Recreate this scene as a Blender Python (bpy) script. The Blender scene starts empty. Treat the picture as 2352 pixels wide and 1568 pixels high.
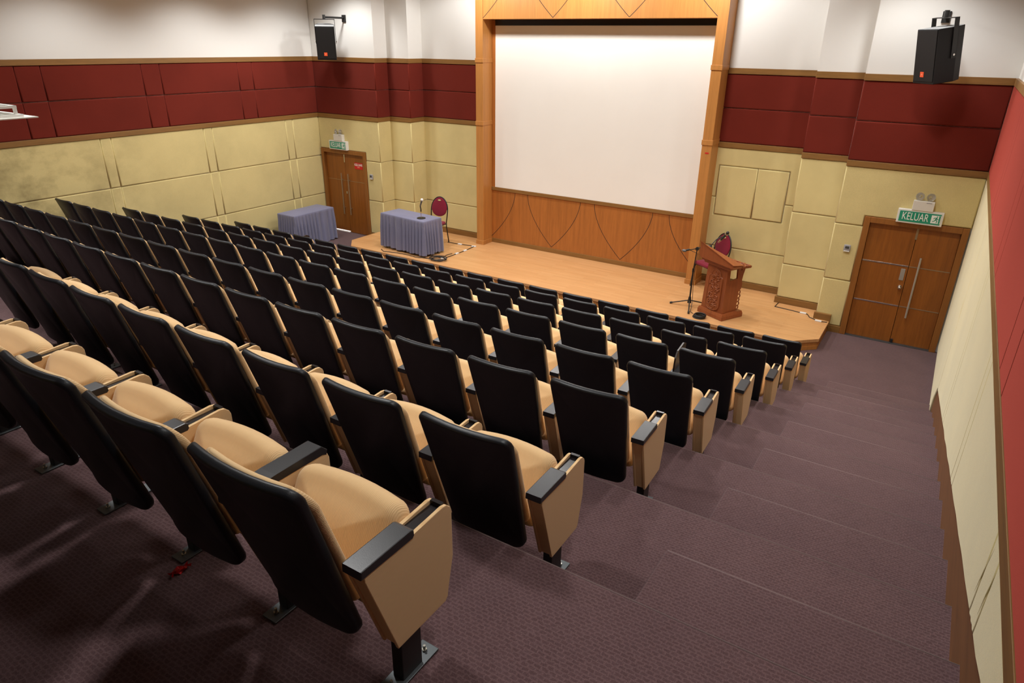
import bpy, bmesh, math, random
from mathutils import Vector, Matrix
random.seed(7)
S = bpy.context.scene
C = S.collection

# ------------------------------------------------------------------ camera, world, lights, exposure
CAMZ = 4.26
cam_d = bpy.data.cameras.new('camera')
cam_d.lens = 36.0 * 1556.15 / 2352.0
cam_d.sensor_width = 36.0
cam_d.clip_start = 0.02
cam = bpy.data.objects.new('camera', cam_d)
C.objects.link(cam)
RC = ((0.8429969892527277, -0.48766885952916106, -0.22701356689934624),
      (0.5377636263220886, 0.7741481285704724, 0.33392357993372146),
      (0.01289799657906405, -0.40357621148472417, 0.9148551159653007))
cam.matrix_world = Matrix((
    (RC[0][0], RC[0][2], -RC[0][1], 0),
    (RC[1][0], RC[1][2], -RC[1][1], 0),
    (RC[2][0], RC[2][2], -RC[2][1], CAMZ),
    (0, 0, 0, 1)))
S.camera = cam
S.view_settings.view_transform = 'Standard'
S.view_settings.look = 'None'
S.view_settings.gamma = 1.0
S.view_settings.use_curve_mapping = False
S.view_settings.exposure = 0.52
S.cycles.max_bounces = 8
S.cycles.diffuse_bounces = 5

w = bpy.data.worlds.new('world')
S.world = w
w.use_nodes = True
w.node_tree.nodes['Background'].inputs[0].default_value = (1, 0.95, 0.88, 1)
w.node_tree.nodes['Background'].inputs[1].default_value = 0.02

CEIL = 5.75

def downlight(x, y, watts, z=CEIL - 0.06, col=(1.0, 0.988, 0.965), ang=130, blend=0.6, rad=0.17):
    l = bpy.data.lights.new('downlight', 'SPOT')
    l.energy = watts
    l.color = col
    l.spot_size = math.radians(ang)
    l.spot_blend = blend
    l.shadow_soft_size = rad
    o = bpy.data.objects.new('downlight', l)
    o.location = (x, y, z)
    C.objects.link(o)

for yy, e in ((6.1, 150), (8.6, 175)):
    for xx in (-11.2, -8.6, -6.0, -3.4, -0.9):
        downlight(xx, yy, e)
for xx, yy, e in ((-11.2, 10.45, 170), (-0.9, 10.45, 128)):
    downlight(xx, yy, e)
for xx in (-8.3, -6.0, -3.7):
    downlight(xx, 10.92, 190, ang=170, blend=0.35)
for xx in (-11.0, -8.4, -5.8, -3.2):
    downlight(xx, 2.45, 165)
downlight(-0.42, 1.75, 95)
downlight(-0.9, 4.1, 60)
downlight(-5.0, -1.2, 26)  # added dim fill behind the seats to lift the dark rear carpet

# ------------------------------------------------------------------ materials
def srgb(r, g, b):
    def f(c):
        c /= 255.0
        return c / 12.92 if c <= 0.04045 else ((c + 0.055) / 1.055) ** 2.4
    return (f(r), f(g), f(b), 1.0)

def base_mat(name, rgb, rough=0.6, metallic=0.0, spec=0.5, sheen=0.0):
    m = bpy.data.materials.new(name)
    m.use_nodes = True
    b = m.node_tree.nodes['Principled BSDF']
    b.inputs['Base Color'].default_value = (*rgb[:3], 1)
    b.inputs['Roughness'].default_value = rough
    b.inputs['Metallic'].default_value = metallic
    b.inputs['Specular IOR Level'].default_value = spec
    if sheen:
        b.inputs['Sheen Weight'].default_value = sheen
        b.inputs['Sheen Roughness'].default_value = 0.45
    return m, m.node_tree, b

def nd(nt, typ, **kw):
    n = nt.nodes.new(typ)
    for k, v in kw.items():
        setattr(n, k, v)
    return n

def coords(nt, scale=(1, 1, 1), rot=(0, 0, 0)):
    tc = nd(nt, 'ShaderNodeTexCoord')
    mp = nd(nt, 'ShaderNodeMapping')
    mp.inputs['Scale'].default_value = scale
    mp.inputs['Rotation'].default_value = rot
    nt.links.new(tc.outputs['Object'], mp.inputs['Vector'])
    return mp.outputs['Vector']

def noise(nt, vec, scale, detail=4, rough=0.55):
    n = nd(nt, 'ShaderNodeTexNoise')
    n.inputs['Scale'].default_value = scale
    n.inputs['Detail'].default_value = detail
    n.inputs['Roughness'].default_value = rough
    nt.links.new(vec, n.inputs['Vector'])
    return n.outputs['Fac']

def ramp(nt, fac, stops):
    r = nd(nt, 'ShaderNodeValToRGB')
    e = r.color_ramp.elements
    while len(e) < len(stops):
        e.new(0.5)
    for i, (p, c) in enumerate(stops):
        e[i].position = p
        e[i].color = (*c[:3], 1)
    nt.links.new(fac, r.inputs['Fac'])
    return r.outputs['Color']

def bump(nt, b, h, strength=0.3, dist=0.01):
    n = nd(nt, 'ShaderNodeBump')
    n.inputs['Strength'].default_value = strength
    n.inputs['Distance'].default_value = dist
    nt.links.new(h, n.inputs['Height'])
    nt.links.new(n.outputs['Normal'], b.inputs['Normal'])

def mul(c, k):
    return tuple(x * k for x in c[:3])

def wood_mat(name, rgb, axis='z', rough=0.4, contrast=0.35, spec=0.5):
    m, nt, b = base_mat(name, rgb, rough, spec=spec)
    sc = {'z': (14, 14, 0.7), 'x': (0.7, 14, 14), 'y': (14, 0.7, 14)}[axis]
    v = coords(nt, sc)
    f = noise(nt, v, 1.6, 6, 0.6)
    f2 = noise(nt, coords(nt, tuple(s * 9 for s in sc)), 1.0, 3)
    mx = nd(nt, 'ShaderNodeMix', data_type='FLOAT')
    mx.inputs[0].default_value = 0.35
    nt.links.new(f, mx.inputs[2]); nt.links.new(f2, mx.inputs[3])
    col = ramp(nt, mx.outputs[0], [(0.28, mul(rgb, 1 - contrast)), (0.5, rgb), (0.72, mul(rgb, 1 + contrast * 0.8))])
    nt.links.new(col, b.inputs['Base Color'])
    bump(nt, b, mx.outputs[0], 0.06, 0.004)
    return m

def fabric_mat(name, rgb, sheen=0.3, stain=None, scale=1.0, tint=None):
    m, nt, b = base_mat(name, rgb, 0.9, spec=0.15, sheen=sheen)
    if tint:
        b.inputs['Sheen Tint'].default_value = (*tint, 1)
    f = noise(nt, coords(nt), 260 * scale, 2)
    g = noise(nt, coords(nt), 1.1, 5, 0.6)
    col = ramp(nt, g, [(0.3, mul(rgb, 0.88)), (0.55, rgb), (0.75, mul(rgb, 1.06))])
    mm = nd(nt, 'ShaderNodeMix', data_type='RGBA', blend_type='MULTIPLY')
    mm.inputs[0].default_value = 0.55
    nt.links.new(col, mm.inputs[6])
    nt.links.new(ramp(nt, f, [(0.3, (0.72, 0.72, 0.72)), (0.7, (1.1, 1.1, 1.1))]), mm.inputs[7])
    out = mm.outputs[2]
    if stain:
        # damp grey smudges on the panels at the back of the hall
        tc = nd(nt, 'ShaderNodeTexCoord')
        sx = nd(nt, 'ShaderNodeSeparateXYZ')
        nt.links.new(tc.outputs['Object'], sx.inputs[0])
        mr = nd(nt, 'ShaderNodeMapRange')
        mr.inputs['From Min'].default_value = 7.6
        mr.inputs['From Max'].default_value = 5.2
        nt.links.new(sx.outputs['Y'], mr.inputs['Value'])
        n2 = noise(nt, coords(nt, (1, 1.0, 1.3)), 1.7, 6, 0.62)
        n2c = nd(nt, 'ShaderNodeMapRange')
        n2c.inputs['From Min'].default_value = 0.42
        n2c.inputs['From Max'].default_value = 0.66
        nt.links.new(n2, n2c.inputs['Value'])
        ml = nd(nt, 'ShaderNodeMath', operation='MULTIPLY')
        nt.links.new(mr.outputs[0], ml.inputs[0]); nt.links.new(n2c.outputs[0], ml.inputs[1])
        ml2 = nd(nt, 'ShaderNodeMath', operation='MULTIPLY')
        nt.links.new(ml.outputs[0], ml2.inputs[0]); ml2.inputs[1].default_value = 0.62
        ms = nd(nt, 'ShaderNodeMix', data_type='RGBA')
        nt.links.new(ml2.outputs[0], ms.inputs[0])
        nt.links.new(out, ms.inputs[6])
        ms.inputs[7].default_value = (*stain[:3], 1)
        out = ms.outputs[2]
    nt.links.new(out, b.inputs['Base Color'])
    bump(nt, b, f, 0.25, 0.004)
    return m

M = {}
YEL = (0.65, 0.540, 0.25)
RED = (0.155, 0.0185, 0.0105)
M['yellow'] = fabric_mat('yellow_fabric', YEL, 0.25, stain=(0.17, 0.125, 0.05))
M['yellow_r'] = fabric_mat('yellow_fabric_side', YEL, 0.6, tint=(1.0, 0.95, 0.78))
M['red'] = fabric_mat('red_fabric', RED, 0.05)
M['red_r'] = fabric_mat('red_fabric_side', (0.23, 0.027, 0.016), 0.7, tint=(0.85, 0.16, 0.12))
M['white_wall'], nt, b = base_mat('white_plaster', (0.74, 0.73, 0.70), 0.75)
bump(nt, b, noise(nt, coords(nt), 45, 3), 0.05, 0.003)
M['ceiling'], nt, b = base_mat('ceiling_board', (0.32, 0.29, 0.25), 0.9)
M['trim'] = wood_mat('trim_wood', (0.225, 0.108, 0.026), 'x', 0.5, 0.3)
M['trim_side'] = wood_mat('trim_wood_side', (0.225, 0.108, 0.026), 'y', 0.5, 0.3)
M['frame_wood'] = wood_mat('frame_wood', (0.46, 0.195, 0.048), 'z', 0.42, 0.22)
M['panel_wood'] = wood_mat('panel_wood', (0.36, 0.125, 0.026), 'z', 0.4, 0.28)
M['door_wood'] = wood_mat('door_wood', (0.265, 0.085, 0.012), 'z', 0.38, 0.3)
M['doorframe_wood'] = wood_mat('doorframe_wood', (0.25, 0.092, 0.017), 'z', 0.42, 0.3)
M['lectern'] = wood_mat('carved_wood', (0.27, 0.072, 0.021), 'z', 0.32, 0.3)
M['skirt'] = wood_mat('skirting_wood', (0.20, 0.085, 0.028), 'y', 0.5, 0.3)
M['groove'], nt, b = base_mat('dark_groove', (0.035, 0.016, 0.009), 0.7)

# stage boards: narrow strips running across the hall
m, nt, b = base_mat('stage_boards', (0.58, 0.30, 0.12), 0.33)
br = nd(nt, 'ShaderNodeTexBrick')
br.offset = 0.37
br.inputs['Color1'].default_value = (0.60, 0.325, 0.140, 1)
br.inputs['Color2'].default_value = (0.555, 0.285, 0.115, 1)
br.inputs['Mortar'].default_value = (0.45, 0.215, 0.080, 1)
br.inputs['Scale'].default_value = 1.0
br.inputs['Mortar Size'].default_value = 0.0016
br.inputs['Brick Width'].default_value = 0.85
br.inputs['Row Height'].default_value = 0.072
nt.links.new(coords(nt), br.inputs['Vector'])
g = noise(nt, coords(nt, (1.2, 30, 1)), 1.5, 5)
mm = nd(nt, 'ShaderNodeMix', data_type='RGBA', blend_type='MULTIPLY')
mm.inputs[0].default_value = 0.6
nt.links.new(br.outputs['Color'], mm.inputs[6])
nt.links.new(ramp(nt, g, [(0.3, (0.8, 0.78, 0.74)), (0.7, (1.12, 1.12, 1.12))]), mm.inputs[7])
nt.links.new(mm.outputs[2], b.inputs['Base Color'])
M['stage'] = m

# carpet: rows of small dark oval tufts on a plum ground
m, nt, b = base_mat('plum_carpet', (0.10, 0.058, 0.062), 0.95, spec=0.1, sheen=0.12)
tc = nd(nt, 'ShaderNodeTexCoord')
sx = nd(nt, 'ShaderNodeSeparateXYZ')
nt.links.new(tc.outputs['Object'], sx.inputs[0])
sub = nd(nt, 'ShaderNodeMath', operation='SUBTRACT')
nt.links.new(sx.outputs['Y'], sub.inputs[0]); nt.links.new(sx.outputs['Z'], sub.inputs[1])
cb = nd(nt, 'ShaderNodeCombineXYZ')
nt.links.new(sx.outputs['X'], cb.inputs[0]); nt.links.new(sub.outputs[0], cb.inputs[1])
nz = nd(nt, 'ShaderNodeTexNoise')
nz.inputs['Scale'].default_value = 70
nt.links.new(cb.outputs[0], nz.inputs['Vector'])
dv = nd(nt, 'ShaderNodeVectorMath', operation='SCALE')
dv.inputs['Scale'].default_value = 0.016
nt.links.new(nz.outputs['Color'], dv.inputs[0])
av = nd(nt, 'ShaderNodeVectorMath', operation='ADD')
nt.links.new(cb.outputs[0], av.inputs[0]); nt.links.new(dv.outputs[0], av.inputs[1])
br = nd(nt, 'ShaderNodeTexBrick')
br.offset = 0.5
br.inputs['Color1'].default_value = (0.090, 0.050, 0.052, 1)
br.inputs['Color2'].default_value = (0.103, 0.059, 0.062, 1)
br.inputs['Mortar'].default_value = (0.137, 0.081, 0.083, 1)
br.inputs['Scale'].default_value = 1.0
br.inputs['Mortar Size'].default_value = 0.0055
br.inputs['Mortar Smooth'].default_value = 1.0
br.inputs['Brick Width'].default_value = 0.030
br.inputs['Row Height'].default_value = 0.0175
nt.links.new(av.outputs[0], br.inputs['Vector'])
mm = nd(nt, 'ShaderNodeMix', data_type='RGBA', blend_type='MULTIPLY')
mm.inputs[0].default_value = 0.8
nt.links.new(br.outputs['Color'], mm.inputs[6])
f1 = noise(nt, coords(nt), 330, 2)
nt.links.new(ramp(nt, f1, [(0.3, (0.62, 0.62, 0.62)), (0.7, (1.3, 1.3, 1.3))]), mm.inputs[7])
m2 = nd(nt, 'ShaderNodeMix', data_type='RGBA', blend_type='MULTIPLY')
m2.inputs[0].default_value = 0.6
nt.links.new(mm.outputs[2], m2.inputs[6])
nt.links.new(ramp(nt, noise(nt, coords(nt), 2.2, 5), [(0.3, (0.86, 0.84, 0.86)), (0.7, (1.12, 1.10, 1.08))]), m2.inputs[7])
nt.links.new(m2.outputs[2], b.inputs['Base Color'])
bump(nt, b, br.outputs['Fac'], 0.25, 0.004)
M['carpet'] = m

M['nosing'] = fabric_mat('pale_carpet_edge', (0.205, 0.142, 0.138), 0.2, scale=1.2)  # paler carpet tone along the front edges of the steps
# cream ribbed upholstery
def rib_mat(name, direction):
    m, nt, b = base_mat(name, (0.66, 0.435, 0.225), 0.85, spec=0.2, sheen=0.2)
    wv = nd(nt, 'ShaderNodeTexWave')
    wv.bands_direction = direction
    wv.inputs['Scale'].default_value = 55
    wv.inputs['Distortion'].default_value = 0.3
    nt.links.new(coords(nt), wv.inputs['Vector'])
    nt.links.new(ramp(nt, wv.outputs['Fac'], [(0.0, (0.67, 0.430, 0.205)), (0.7, (0.77, 0.53, 0.278))]), b.inputs['Base Color'])
    bump(nt, b, wv.outputs['Fac'], 0.25, 0.002)
    return m
M['cream'] = rib_mat('cream_upholstery', 'Z')
M['cream_seat'] = rib_mat('cream_seat_upholstery', 'X')

m, nt, b = base_mat('black_plastic', (0.0062, 0.0076, 0.0105), 0.40, spec=0.42)
bump(nt, b, noise(nt, coords(nt), 420, 2), 0.18, 0.002)
M['black'] = m
M['black_pad'], nt, b = base_mat('armrest_plastic', (0.016, 0.017, 0.02), 0.34, spec=0.5)
bump(nt, b, noise(nt, coords(nt), 300, 2), 0.07, 0.002)
M['slot'] = base_mat('slot_plastic', (0.012, 0.010, 0.011), 0.25)[0]
M['tablet'] = base_mat('tablet_laminate', (0.022, 0.014, 0.012), 0.4)[0]
M['steel_black'] = base_mat('black_steel', (0.012, 0.012, 0.012), 0.45)[0]
M['plate'] = base_mat('floor_plate_steel', (0.10, 0.11, 0.115), 0.42, 0.7)[0]
M['bolt'] = base_mat('bolt_steel', (0.35, 0.33, 0.28), 0.3, 0.9)[0]
M['chrome'] = base_mat('brushed_steel', (0.62, 0.60, 0.56), 0.25, 1.0)[0]
M['satin'] = base_mat('satin_steel', (0.46, 0.44, 0.40), 0.38, 0.55)[0]
M['bronze'] = base_mat('aged_steel', (0.36, 0.27, 0.17), 0.38, 0.7)[0]
M['white_metal'] = base_mat('white_metal', (0.72, 0.71, 0.67), 0.5)[0]
M['offwhite'] = base_mat('offwhite_plastic', (0.68, 0.66, 0.60), 0.5)[0]
M['grey_plastic'] = base_mat('grey_plastic', (0.30, 0.29, 0.30), 0.5)[0]
M['green'] = base_mat('sign_green', (0.012, 0.27, 0.16), 0.5)[0]
M['sign_white'] = base_mat('sign_white', (0.80, 0.84, 0.80), 0.5)[0]
M['sticker_red'] = base_mat('sticker_red', (0.55, 0.012, 0.014), 0.5)[0]
M['orange'] = base_mat('badge_orange', (0.85, 0.10, 0.025), 0.5)[0]
M['badge_text'] = base_mat('badge_text', (0.9, 0.40, 0.25), 0.5)[0]
M['speaker'], nt, b = base_mat('speaker_paint', (0.010, 0.010, 0.011), 0.55, spec=0.3)
bump(nt, b, noise(nt, coords(nt), 500, 2), 0.2, 0.002)
M['speaker_top'] = base_mat('grey_top', (0.20, 0.20, 0.20), 0.85)[0]  # lighter grey for the upward face of the cabinet
m, nt, b = base_mat('screen_fabric', (0.83, 0.785, 0.72), 0.9, spec=0.1)
nt.links.new(ramp(nt, noise(nt, coords(nt), 0.7, 3), [(0.3, (0.80, 0.77, 0.72)), (0.7, (0.83, 0.805, 0.76))]), b.inputs['Base Color'])
M['screen'] = m
M['cloth'] = fabric_mat('grey_blue_cloth', (0.185, 0.185, 0.275), 0.25, scale=0.6)
M['maroon'] = fabric_mat('maroon_fabric', (0.20, 0.012, 0.030), 0.2, scale=0.8)
M['rubber'] = base_mat('black_cable', (0.010, 0.009, 0.009), 0.5)[0]
M['cable_red'] = base_mat('red_cable', (0.22, 0.02, 0.015), 0.5)[0]
M['tape'] = base_mat('white_tape', (0.68, 0.68, 0.66), 0.6)[0]
M['mesh_grey'] = base_mat('mic_grille', (0.13, 0.125, 0.12), 0.5, 0.3)[0]
M['mic_white'] = base_mat('mic_windshield', (0.72, 0.72, 0.70), 0.7)[0]
M['mic_green'] = base_mat('mic_body', (0.018, 0.032, 0.024), 0.35)[0]
M['foil'] = base_mat('red_foil', (0.45, 0.010, 0.012), 0.22, 0.55)[0]
m, nt, b = base_mat('lamp_glass', (0.9, 0.9, 0.88), 0.06)
b.inputs['Transmission Weight'].default_value = 1.0
b.inputs['IOR'].default_value = 1.15
M['glass'] = m
M['reflector'] = base_mat('lamp_reflector', (0.88, 0.88, 0.85), 0.3, 0.6)[0]

# ------------------------------------------------------------------ mesh helpers
def link(name, bm, mat, parent=None, smooth=False, loc=None, auto=None):
    me = bpy.data.meshes.new(name)
    bmesh.ops.recalc_face_normals(bm, faces=bm.faces)
    bm.to_mesh(me)
    bm.free()
    if isinstance(mat, (list, tuple)):
        for x in mat:
            me.materials.append(x)
    else:
        me.materials.append(mat)
    if smooth:
        me.polygons.foreach_set('use_smooth', [True] * len(me.polygons))
        if auto:
            me.set_sharp_from_angle(angle=math.radians(auto))
    o = bpy.data.objects.new(name, me)
    if parent:
        o.parent = parent
    if loc:
        o.location = loc
    C.objects.link(o)
    return o

def tag(o, label=None, cat=None, group=None, kind=None):
    if label: o['label'] = label
    if cat: o['category'] = cat
    if group: o['group'] = group
    if kind: o['kind'] = kind
    return o

def empty(name, loc=(0, 0, 0), rz=0.0, **kw):
    o = bpy.data.objects.new(name, None)
    o.location = loc
    o.rotation_euler = (0, 0, rz)
    o.empty_display_size = 0.1
    C.objects.link(o)
    return tag(o, **kw)

def box(bm, x0, x1, y0, y1, z0, z1, bev=0.0, mi=0):
    x0, x1 = min(x0, x1), max(x0, x1); y0, y1 = min(y0, y1), max(y0, y1); z0, z1 = min(z0, z1), max(z0, z1)
    r = bmesh.ops.create_cube(bm, size=1.0, matrix=Matrix.Translation(((x0 + x1) / 2, (y0 + y1) / 2, (z0 + z1) / 2)) @ Matrix.Diagonal((x1 - x0, y1 - y0, z1 - z0, 1)))
    vs = r['verts']
    fs = set(f for v in vs for f in v.link_faces)
    for f in fs:
        f.material_index = mi
    if bev > 0:
        es = list(set(e for v in vs for e in v.link_edges))
        bmesh.ops.bevel(bm, geom=es, offset=bev, segments=2, profile=0.5, affect='EDGES')
    return vs

def cyl(bm, p0, p1, r0, r1=None, n=12, cap=True):
    p0, p1 = Vector(p0), Vector(p1)
    d = p1 - p0
    q = d.to_track_quat('Z', 'Y').to_matrix().to_4x4()
    return bmesh.ops.create_cone(bm, cap_ends=cap, segments=n, radius1=r0, radius2=r0 if r1 is None else r1,
                          depth=d.length, matrix=Matrix.Translation((p0 + p1) / 2) @ q)['verts']

def ball(bm, c, r, n=12, sc=(1, 1, 1)):
    return bmesh.ops.create_uvsphere(bm, u_segments=n, v_segments=max(6, n // 2), radius=r,
                              matrix=Matrix.Translation(c) @ Matrix.Diagonal((*sc, 1)))['verts']

def tube(bm, pts, r, n=8, closed=False):
    pts = [Vector(p) for p in pts]
    loops = []
    up = Vector((0, 0, 1))
    prev = None
    N = len(pts)
    for i, p in enumerate(pts):
        if closed:
            t = pts[(i + 1) % N] - pts[i - 1]
        else:
            t = pts[min(i + 1, N - 1)] - pts[max(i - 1, 0)]
        t.normalize()
        if prev is None:
            a = t.cross(up)
            if a.length < 1e-3:
                a = t.cross(Vector((1, 0, 0)))
        else:
            a = prev - t * prev.dot(t)
        a.normalize()
        prev = a
        bb = t.cross(a)
        rr = r[i] if isinstance(r, (list, tuple)) else r
        loops.append([bm.verts.new(p + (a * math.cos(2 * math.pi * k / n) + bb * math.sin(2 * math.pi * k / n)) * rr) for k in range(n)])
    M_ = N if closed else N - 1
    for i in range(M_):
        A, B = loops[i], loops[(i + 1) % N]
        for k in range(n):
            bm.faces.new((A[k], A[(k + 1) % n], B[(k + 1) % n], B[k]))
    if not closed:
        bm.faces.new(loops[0][::-1]); bm.faces.new(loops[-1])

def prism(bm, poly, f, w0, w1, bev=0.0):
    """polygon (u,v) extruded from w0 to w1 through f(u,v,w)"""
    a = [bm.verts.new(f(u, v, w0)) for u, v in poly]
    b_ = [bm.verts.new(f(u, v, w1)) for u, v in poly]
    n = len(poly)
    fs = [bm.faces.new(a[::-1]), bm.faces.new(b_)]
    for i in range(n):
        fs.append(bm.faces.new((a[i], a[(i + 1) % n], b_[(i + 1) % n], b_[i])))
    if bev > 0:
        es = list(set(e for x in fs[:2] for e in x.edges))
        bmesh.ops.bevel(bm, geom=es, offset=bev, segments=2, profile=0.5, affect='EDGES')

def inset(poly, d):
    n = len(poly)
    ar = sum(poly[i][0] * poly[(i + 1) % n][1] - poly[(i + 1) % n][0] * poly[i][1] for i in range(n))
    sg = 1 if ar > 0 else -1
    out = []
    for i in range(n):
        p0, p1, p2 = Vector(poly[i - 1]), Vector(poly[i]), Vector(poly[(i + 1) % n])
        e1 = (p1 - p0).normalized(); e2 = (p2 - p1).normalized()
        n1 = Vector((-e1.y, e1.x)) * sg; n2 = Vector((-e2.y, e2.x)) * sg
        k = 1 + n1.dot(n2)
        bis = (n1 + n2) / max(k, 0.3)
        out.append((p1.x + bis.x * d, p1.y + bis.y * d))
    return out

def bridge(bm, A, B):
    n = len(A)
    for i in range(n):
        bm.faces.new((A[i], A[(i + 1) % n], B[(i + 1) % n], B[i]))

def padded(bm, poly, f, t, r=0.018, gap=0.003):
    """upholstered panel: outline polygon, thickness t, rounded front edges"""
    poly = inset(poly, gap)
    lv = [(0, 0.0), (0, t - r), (r * 0.29, t - r * 0.29), (r, t)]
    loops = []
    for ins, wv_ in lv:
        q = inset(poly, ins) if ins else poly
        loops.append([bm.verts.new(f(u, v, wv_)) for u, v in q])
    for A, B in zip(loops, loops[1:]):
        bridge(bm, A, B)
    fr = bm.faces.new(loops[-1])
    for e in fr.edges:
        e.smooth = False

def rrect(hw0, hw1, v0, v1, rb, rt, n=6, arch=0.0):
    """rounded outline: half width hw0 at v0 .. hw1 at v1"""
    pts = []
    def arc(cx, cy, r, a0, a1):
        for i in range(n + 1):
            a = a0 + (a1 - a0) * i / n
            pts.append((cx + r * math.cos(a), cy + r * math.sin(a)))
    arc(hw0 - rb, v0 + rb, rb, -math.pi / 2, 0)
    arc(hw1 - rt, v1 - rt, rt, 0, math.pi / 2)
    k = 6
    for i in range(1, k):
        u = (hw1 - rt) * (1 - 2 * i / k)
        pts.append((u, v1 + arch * (1 - (u / (hw1 - rt)) ** 2)))
    arc(-hw1 + rt, v1 - rt, rt, math.pi / 2, math.pi)
    arc(-hw0 + rb, v0 + rb, rb, math.pi, 1.5 * math.pi)
    for i in range(1, k):
        u = -(hw0 - rb) * (1 - 2 * i / k)
        pts.append((u, v0))
    return pts

def slab(bm, outline, f, t, r, puff_f=0.0, puff_b=0.0, rings=4, seg=3):
    cu = sum(p[0] for p in outline) / len(outline)
    cv = sum(p[1] for p in outline) / len(outline)
    ins = inset(outline, r)
    def sc(pts, s):
        return [(cu + (u - cu) * s, cv + (v - cv) * s) for u, v in pts]
    seq = []
    for i in range(1, rings):
        s = i / rings
        seq.append((sc(ins, s), -t / 2 - puff_b * (1 - s * s)))
    for i in range(seg + 1):
        a = math.pi / 2 * i / seg
        seq.append((inset(outline, r * (1 - math.sin(a))), -t / 2 + r * (1 - math.cos(a))))
    for i in range(seg + 1):
        a = math.pi / 2 * i / seg
        seq.append((inset(outline, r * (1 - math.cos(a))), t / 2 - r * (1 - math.sin(a))))
    for i in range(rings - 1, 0, -1):
        s = i / rings
        seq.append((sc(ins, s), t / 2 + puff_f * (1 - s * s)))
    loops = [[bm.verts.new(f(u, v, w_)) for u, v in p] for p, w_ in seq]
    for A, B in zip(loops, loops[1:]):
        bridge(bm, A, B)
    for L, w_ in ((loops[0], -t / 2 - puff_b), (loops[-1], t / 2 + puff_f)):
        c = bm.verts.new(f(cu, cv, w_))
        for i in range(len(L)):
            bm.faces.new((L[i], L[(i + 1) % len(L)], c))

def text(name, body, size, mat, parent, loc, rot, ext=0.001, sx=1.0, align='CENTER', offset=0.0):
    cu = bpy.data.curves.new(name, 'FONT')
    cu.body = body
    cu.size = size
    cu.extrude = ext
    cu.offset = offset
    cu.align_x = align
    cu.align_y = 'CENTER'
    cu.materials.append(mat)
    t_ = bpy.data.objects.new(name, cu)
    me = bpy.data.meshes.new_from_object(t_)
    me.name = name
    bpy.data.objects.remove(t_)
    o = bpy.data.objects.new(name, me)
    o.location = loc
    o.rotation_euler = rot
    o.scale = (sx, 1, 1)
    o.parent = parent
    C.objects.link(o)
    return o

# ------------------------------------------------------------------ hall dimensions
XL, XR = -12.62, 0.455
P1, P2, P3 = 11.46, 11.85, 12.30
LX1, LX2 = -10.75, -10.15          # left steps of the front wall
RX2, RX1 = -2.05, -1.33            # right steps
Z4, Z3, Z2, Z1 = 2.634, 2.721, 3.829, 3.920
ZS = 3.283
ZA, ZB = 1.768, 0.879
YB = -2.6
HS = 0.18
PT = 0.045                          # padding thickness
# row: x0, pitch, bend, y0, y1, y2, tread height
ROWS = {
 'A': (-1.2500, 0.5858, 0.7404, 0.9383, 0.0446, -0.1662, 2.24),
 'B': (-1.2377, 0.5946, 1.9763, 1.9687, -0.9810, 2.1465, 1.862),
 'C': (-1.2078, 0.5807, 0.5837, 3.1047, -2.3062, 1.8400, 1.559),
 'D': (-1.1528, 0.5788, 0.6599, 4.1403, -2.1453, 1.0358, 1.272),
 'E': (-1.1175, 0.5777, 0.4518, 5.2077, -1.9671, 1.0165, 0.985),
 'F': (-1.0719, 0.5790, 0.6671, 6.2695, -1.5011, 0.5199, 0.668),
 'G': (-1.0691, 0.5742, 0.1543, 7.3658, -1.2598, 0.2749, 0.335),
 'H': (-1.0492, 0.5698, -0.1512, 8.3651, -0.9431, 0.3115, 0.0),
}
NCH = {'A': 6, 'B': 9, 'C': 15, 'D': 19, 'E': 19, 'F': 19, 'G': 19, 'H': 19}
NOSE = {'A': 2.005, 'B': 3.165, 'C': 4.265, 'D': 5.345, 'E': 6.42, 'F': 7.50, 'G': 8.57}
XST = 0.475                         # right end of the stairs

# ------------------------------------------------------------------ floor: carpeted tiers and aisle steps
floor = empty('floor', kind='structure')
def step_obj(name, x0, x1, y0, y1, z0, z1):
    bm = bmesh.new()
    vs = box(bm, x0, x1, y0, y1, z0, z1)
    es = [e for e in bm.edges if all(abs(v.co.z - z1) < 1e-5 for v in e.verts) and all(abs(v.co.y - y1) < 1e-5 for v in e.verts)]
    es += [e for e in bm.edges if all(abs(v.co.z - z1) < 1e-5 for v in e.verts) and all(abs(v.co.x - x0) < 1e-5 for v in e.verts)]
    bmesh.ops.bevel(bm, geom=es, offset=0.014, segments=3, profile=0.5, affect='EDGES')
    o = link(name, bm, M['carpet'], floor, smooth=True, auto=50)
    if name != 'front_floor':
        bm = bmesh.new()
        tube(bm, [(x0 + 0.01, y1 - 0.0065, z1 - 0.0055), (x1, y1 - 0.0065, z1 - 0.0050)], 0.0055, 8)
        link('pale_nosing', bm, M['nosing'], o, smooth=True)
    return o
keys = list(ROWS)
prev_y = YB
for k in keys[:-1]:
    step_obj('tier', XL, XST, prev_y, NOSE[k], -0.2, ROWS[k][6])
    prev_y = NOSE[k]
step_obj('front_floor', XL, 0.52, prev_y, P1 + 0.6, -0.2, 0.0)
for a, b_ in zip(keys, keys[1:]):
    za, zb = ROWS[a][6], ROWS[b_][6]
    step_obj('aisle_step', -0.735, XST - 0.001, NOSE[a] - 0.02, NOSE[a] + 0.575, zb - 0.05, (za + zb) / 2)

# ------------------------------------------------------------------ ceiling and back wall
bm = bmesh.new(); box(bm, XL - 0.3, XR + 0.4, YB - 0.2, 13.0, CEIL, CEIL + 0.15)
tag(link('ceiling', bm, M['ceiling']), kind='structure')
bm = bmesh.new(); box(bm, XL - 0.3, XR + 0.4, YB - 0.25, YB, -0.2, CEIL)
tag(link('wall_back', bm, M['yellow']), kind='structure')

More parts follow.
